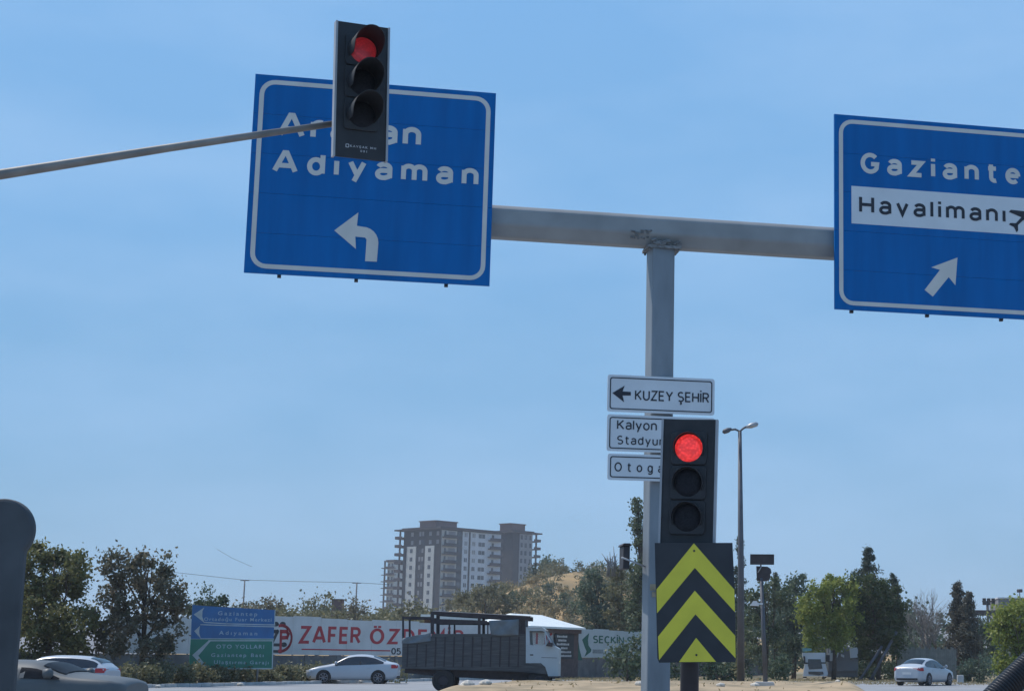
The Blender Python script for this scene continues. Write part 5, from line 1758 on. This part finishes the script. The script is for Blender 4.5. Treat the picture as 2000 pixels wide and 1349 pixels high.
# far scrub and backing woods: one mass each
def mass(name, label, specs, m, leaf, dens):
    P_ = []
    for px, py, rx, ry, Y in specs:
        k = ppm(Y)
        c = at(px, py, Y)
        P_.append(blob_points(c, (rx / k, (rx + ry) / k / 2, ry / k), leaf, dens, .5))
    return tag(leaf_cloud(np.concatenate(P_), leaf, name, LV[m], None), label, 'scrub', None, 'stuff')
sp = []
for k in range(60):
    px = random.uniform(430, 900)
    sp.append((px, random.uniform(1198, 1216), random.uniform(14, 30), random.uniform(8, 15), random.uniform(165, 230)))
mass('scrub', 'olive scrub growing behind the painted wall', sp, 'olive', .32, 2.6)
def mass_pts(name, label, specs, m, leaf, dens):
    P_ = [blob_points((x, y, z), (r * 1.1, r * 1.1, r * h), leaf, dens, .5) for x, y, z, r, h in specs]
    return tag(leaf_cloud(np.concatenate(P_), leaf, name, LV[m], None), label, 'scrub', None, 'stuff')
sp, sp2 = [], []
k = 0
while k < 240:
    px, Y = random.uniform(880, 1300), random.uniform(200, 345)
    x = gx(px, Y)
    z = hill_z(x, Y)
    v = at(px, 1291, Y)
    py = 1291 - (z - 1.25) * ppm(Y)
    if 1100 < px < 1138 and 1108 < py < 1152:
        continue
    r = random.uniform(.9, 2.4)
    (sp if k % 3 else sp2).append((x, Y, z + r * .4, r, random.uniform(.55, .9)))
    k += 1
mass_pts('scrub', 'patchy olive scrub over the slope of the golden hill', sp, 'olive', .3, 2.6)
mass_pts('dry_scrub', 'dry tan scrub scattered over the slope of the golden hill', sp2, 'dry', .3, 2.4)
sp = []
for k in range(120):
    px = random.uniform(1270, 2060)
    yt = np.interp(px, [1270, 1500, 1760, 1800, 2050], [1200, 1185, 1195, 1215, 1228])
    sp.append((px, random.uniform(yt, 1300), random.uniform(22, 44), random.uniform(16, 30), random.uniform(140, 185)))
mass('woods', 'dark woods closing the view behind the trees on the right', sp, 'blue', .34, 3)
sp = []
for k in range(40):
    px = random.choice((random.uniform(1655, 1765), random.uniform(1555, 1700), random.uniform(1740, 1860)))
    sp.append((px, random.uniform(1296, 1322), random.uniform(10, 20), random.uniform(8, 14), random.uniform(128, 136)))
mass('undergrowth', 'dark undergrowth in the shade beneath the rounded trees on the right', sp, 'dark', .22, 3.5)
# grass on the verges
gr = []
for k in range(9000):
    px, Y = random.uniform(1085, 1960), random.uniform(100, 128)
    gr.append((gx(px, Y), Y, random.uniform(0, .1)))
for k in range(2600):
    s, o_ = random.uniform(-3, 40), random.uniform(.4, 5.5)
    c = K0 + kd * s + nrm * o_
    gr.append((c.x, c.y, random.uniform(0, .14)))
for k in range(900):
    x, y = random.uniform(gx(850, 60), gx(1735, 60)), random.uniform(50, 82)
    z = island_z(x, y)
    if z > .25 and mnoise.noise(Vector((x * .5, y * .3, 9))) > .08:
        gr.append((x, y, z + random.uniform(-.02, .05)))
tag(leaf_cloud(np.array(gr), .14, 'grass', LV['dry'], None, -.8, .3), None, None, None, 'stuff')
# pale stones on the island and along the kerb
def stone(x, y, z, s, label):
    b = MB()
    n, m_ = 9, 6
    rows = []
    sd = random.uniform(0, 99)
    for i in range(m_ + 1):
        t = math.pi * i / m_
        r_ = []
        for j in range(n + 1):
            a = 2 * math.pi * (j % n) / n
            d = Vector((math.sin(t) * math.cos(a), math.sin(t) * math.sin(a), math.cos(t)))
            d *= 1 + .28 * mnoise.noise(d * 1.6 + Vector((sd, 0, 0)))
            r_.append((d.x * s, d.y * s * .8, d.z * s * .55))
        rows.append(r_)
    b.quadgrid(rows, False)
    o = b.build('stone', M['rock'])
    o.location = (x, y, z)
    o.rotation_euler = (0, 0, random.uniform(0, 6))
    return tag(o, label, 'stone', 'pale stones on the bank and kerb')
for px, Yy, s, lb in ((1408, 58, .16, 'pale stone on the sandy bank just right of the chevron post'), (1636, 60, .10, 'small white stone on top of the hump left of the white car'),
                      (950, 60, .22, 'pale stone on the sandy bank in front of the truck'), (1250, 60, .20, 'pale stone at the foot of the gantry pole'), (1475, 61, .18, 'pale stone beside the foot of the rear-view traffic light'),
                      (915, 61, .34, 'large tan stone at the left end of the sandy bank'), (1700, 62, .22, 'tan stone at the right end of the sandy bank')):
    x = gx(px, Yy)
    stone(x, Yy, max(island_z(x, Yy), 0) + s * .2, s, lb)
for s, sz, lb in ((2, .14, 'pale stone by the kerb at the left end of the hedge'), (9, .16, 'pale stone by the kerb below the blue and green board'), (22, .18, 'pale stone by the kerb right behind the white side-on car')):
    c = K0 + kd * s - nrm * .25
    stone(c.x, c.y, sz * .4, sz, lb)

# ==== RIBBED HOSE AND PILLAR AT THE WINDSCREEN CORNER
Y = .80
hA, hB = at(1905, 1402, Y), at(2085, 1234, Y + .02)
hd = (hB - hA)
Lh = hd.length
pts, rad = [], []
nr = 44
for i in range(nr * 4 + 1):
    t = i / (nr * 4)
    pts.append(hA + hd * t + Vector((0, 0, .0012 * math.sin(t * 3.1))))
    rad.append(.0052 + .0010 * (1 if (i % 4) in (1, 2) else -0.2))
tag(MB().tube(pts, rad, 18).build('ribbed_hose', M['rubber']), 'black ribbed hose crossing the lower right corner', 'hose')
pil = thing('windscreen_pillar', 'grey textured trim panel below the black ribbed hose in the corner', 'car trim', hA)
d = hd.normalized()
nn = Vector((d.z, 0, -d.x))
b = MB()
e0, e1 = -d * .25, hd + d * .15
off = nn * .0045
dep = Vector((0, .05, 0))
v = [e0 + off, e1 + off, e1 + off + nn * .09, e0 + off + nn * .09]
f_ = Vector((0, .008, 0))
vs = [p + f_ for p in v] + [p + f_ + dep for p in v]
b.add(vs, [(0, 1, 2, 3), (7, 6, 5, 4), (0, 4, 5, 1), (1, 5, 6, 2), (2, 6, 7, 3), (3, 7, 4, 0)])
b.build('trim_panel', M['trim_cloth'], pil, bevel=.004)
# pale floor-standing tray that the trim panel rises from is out of view

# ==== HAZE
hb = MB().box(-1310, 1110, -29, 2210, -1.3, 58).build('haze', None)
hm = bpy.data.materials.new('haze')
hm.use_nodes = True
hm.node_tree.nodes.clear()
ho = hm.node_tree.nodes.new('ShaderNodeOutputMaterial')
hv = hm.node_tree.nodes.new('ShaderNodeVolumePrincipled')
hv.inputs['Color'].default_value = (.93, .95, 1.0, 1)
hv.inputs['Density'].default_value = 0.00028
hm.node_tree.links.new(hv.outputs[0], ho.inputs['Volume'])
hb.data.materials.clear()
hb.data.materials.append(hm)
tag(hb, kind='stuff')
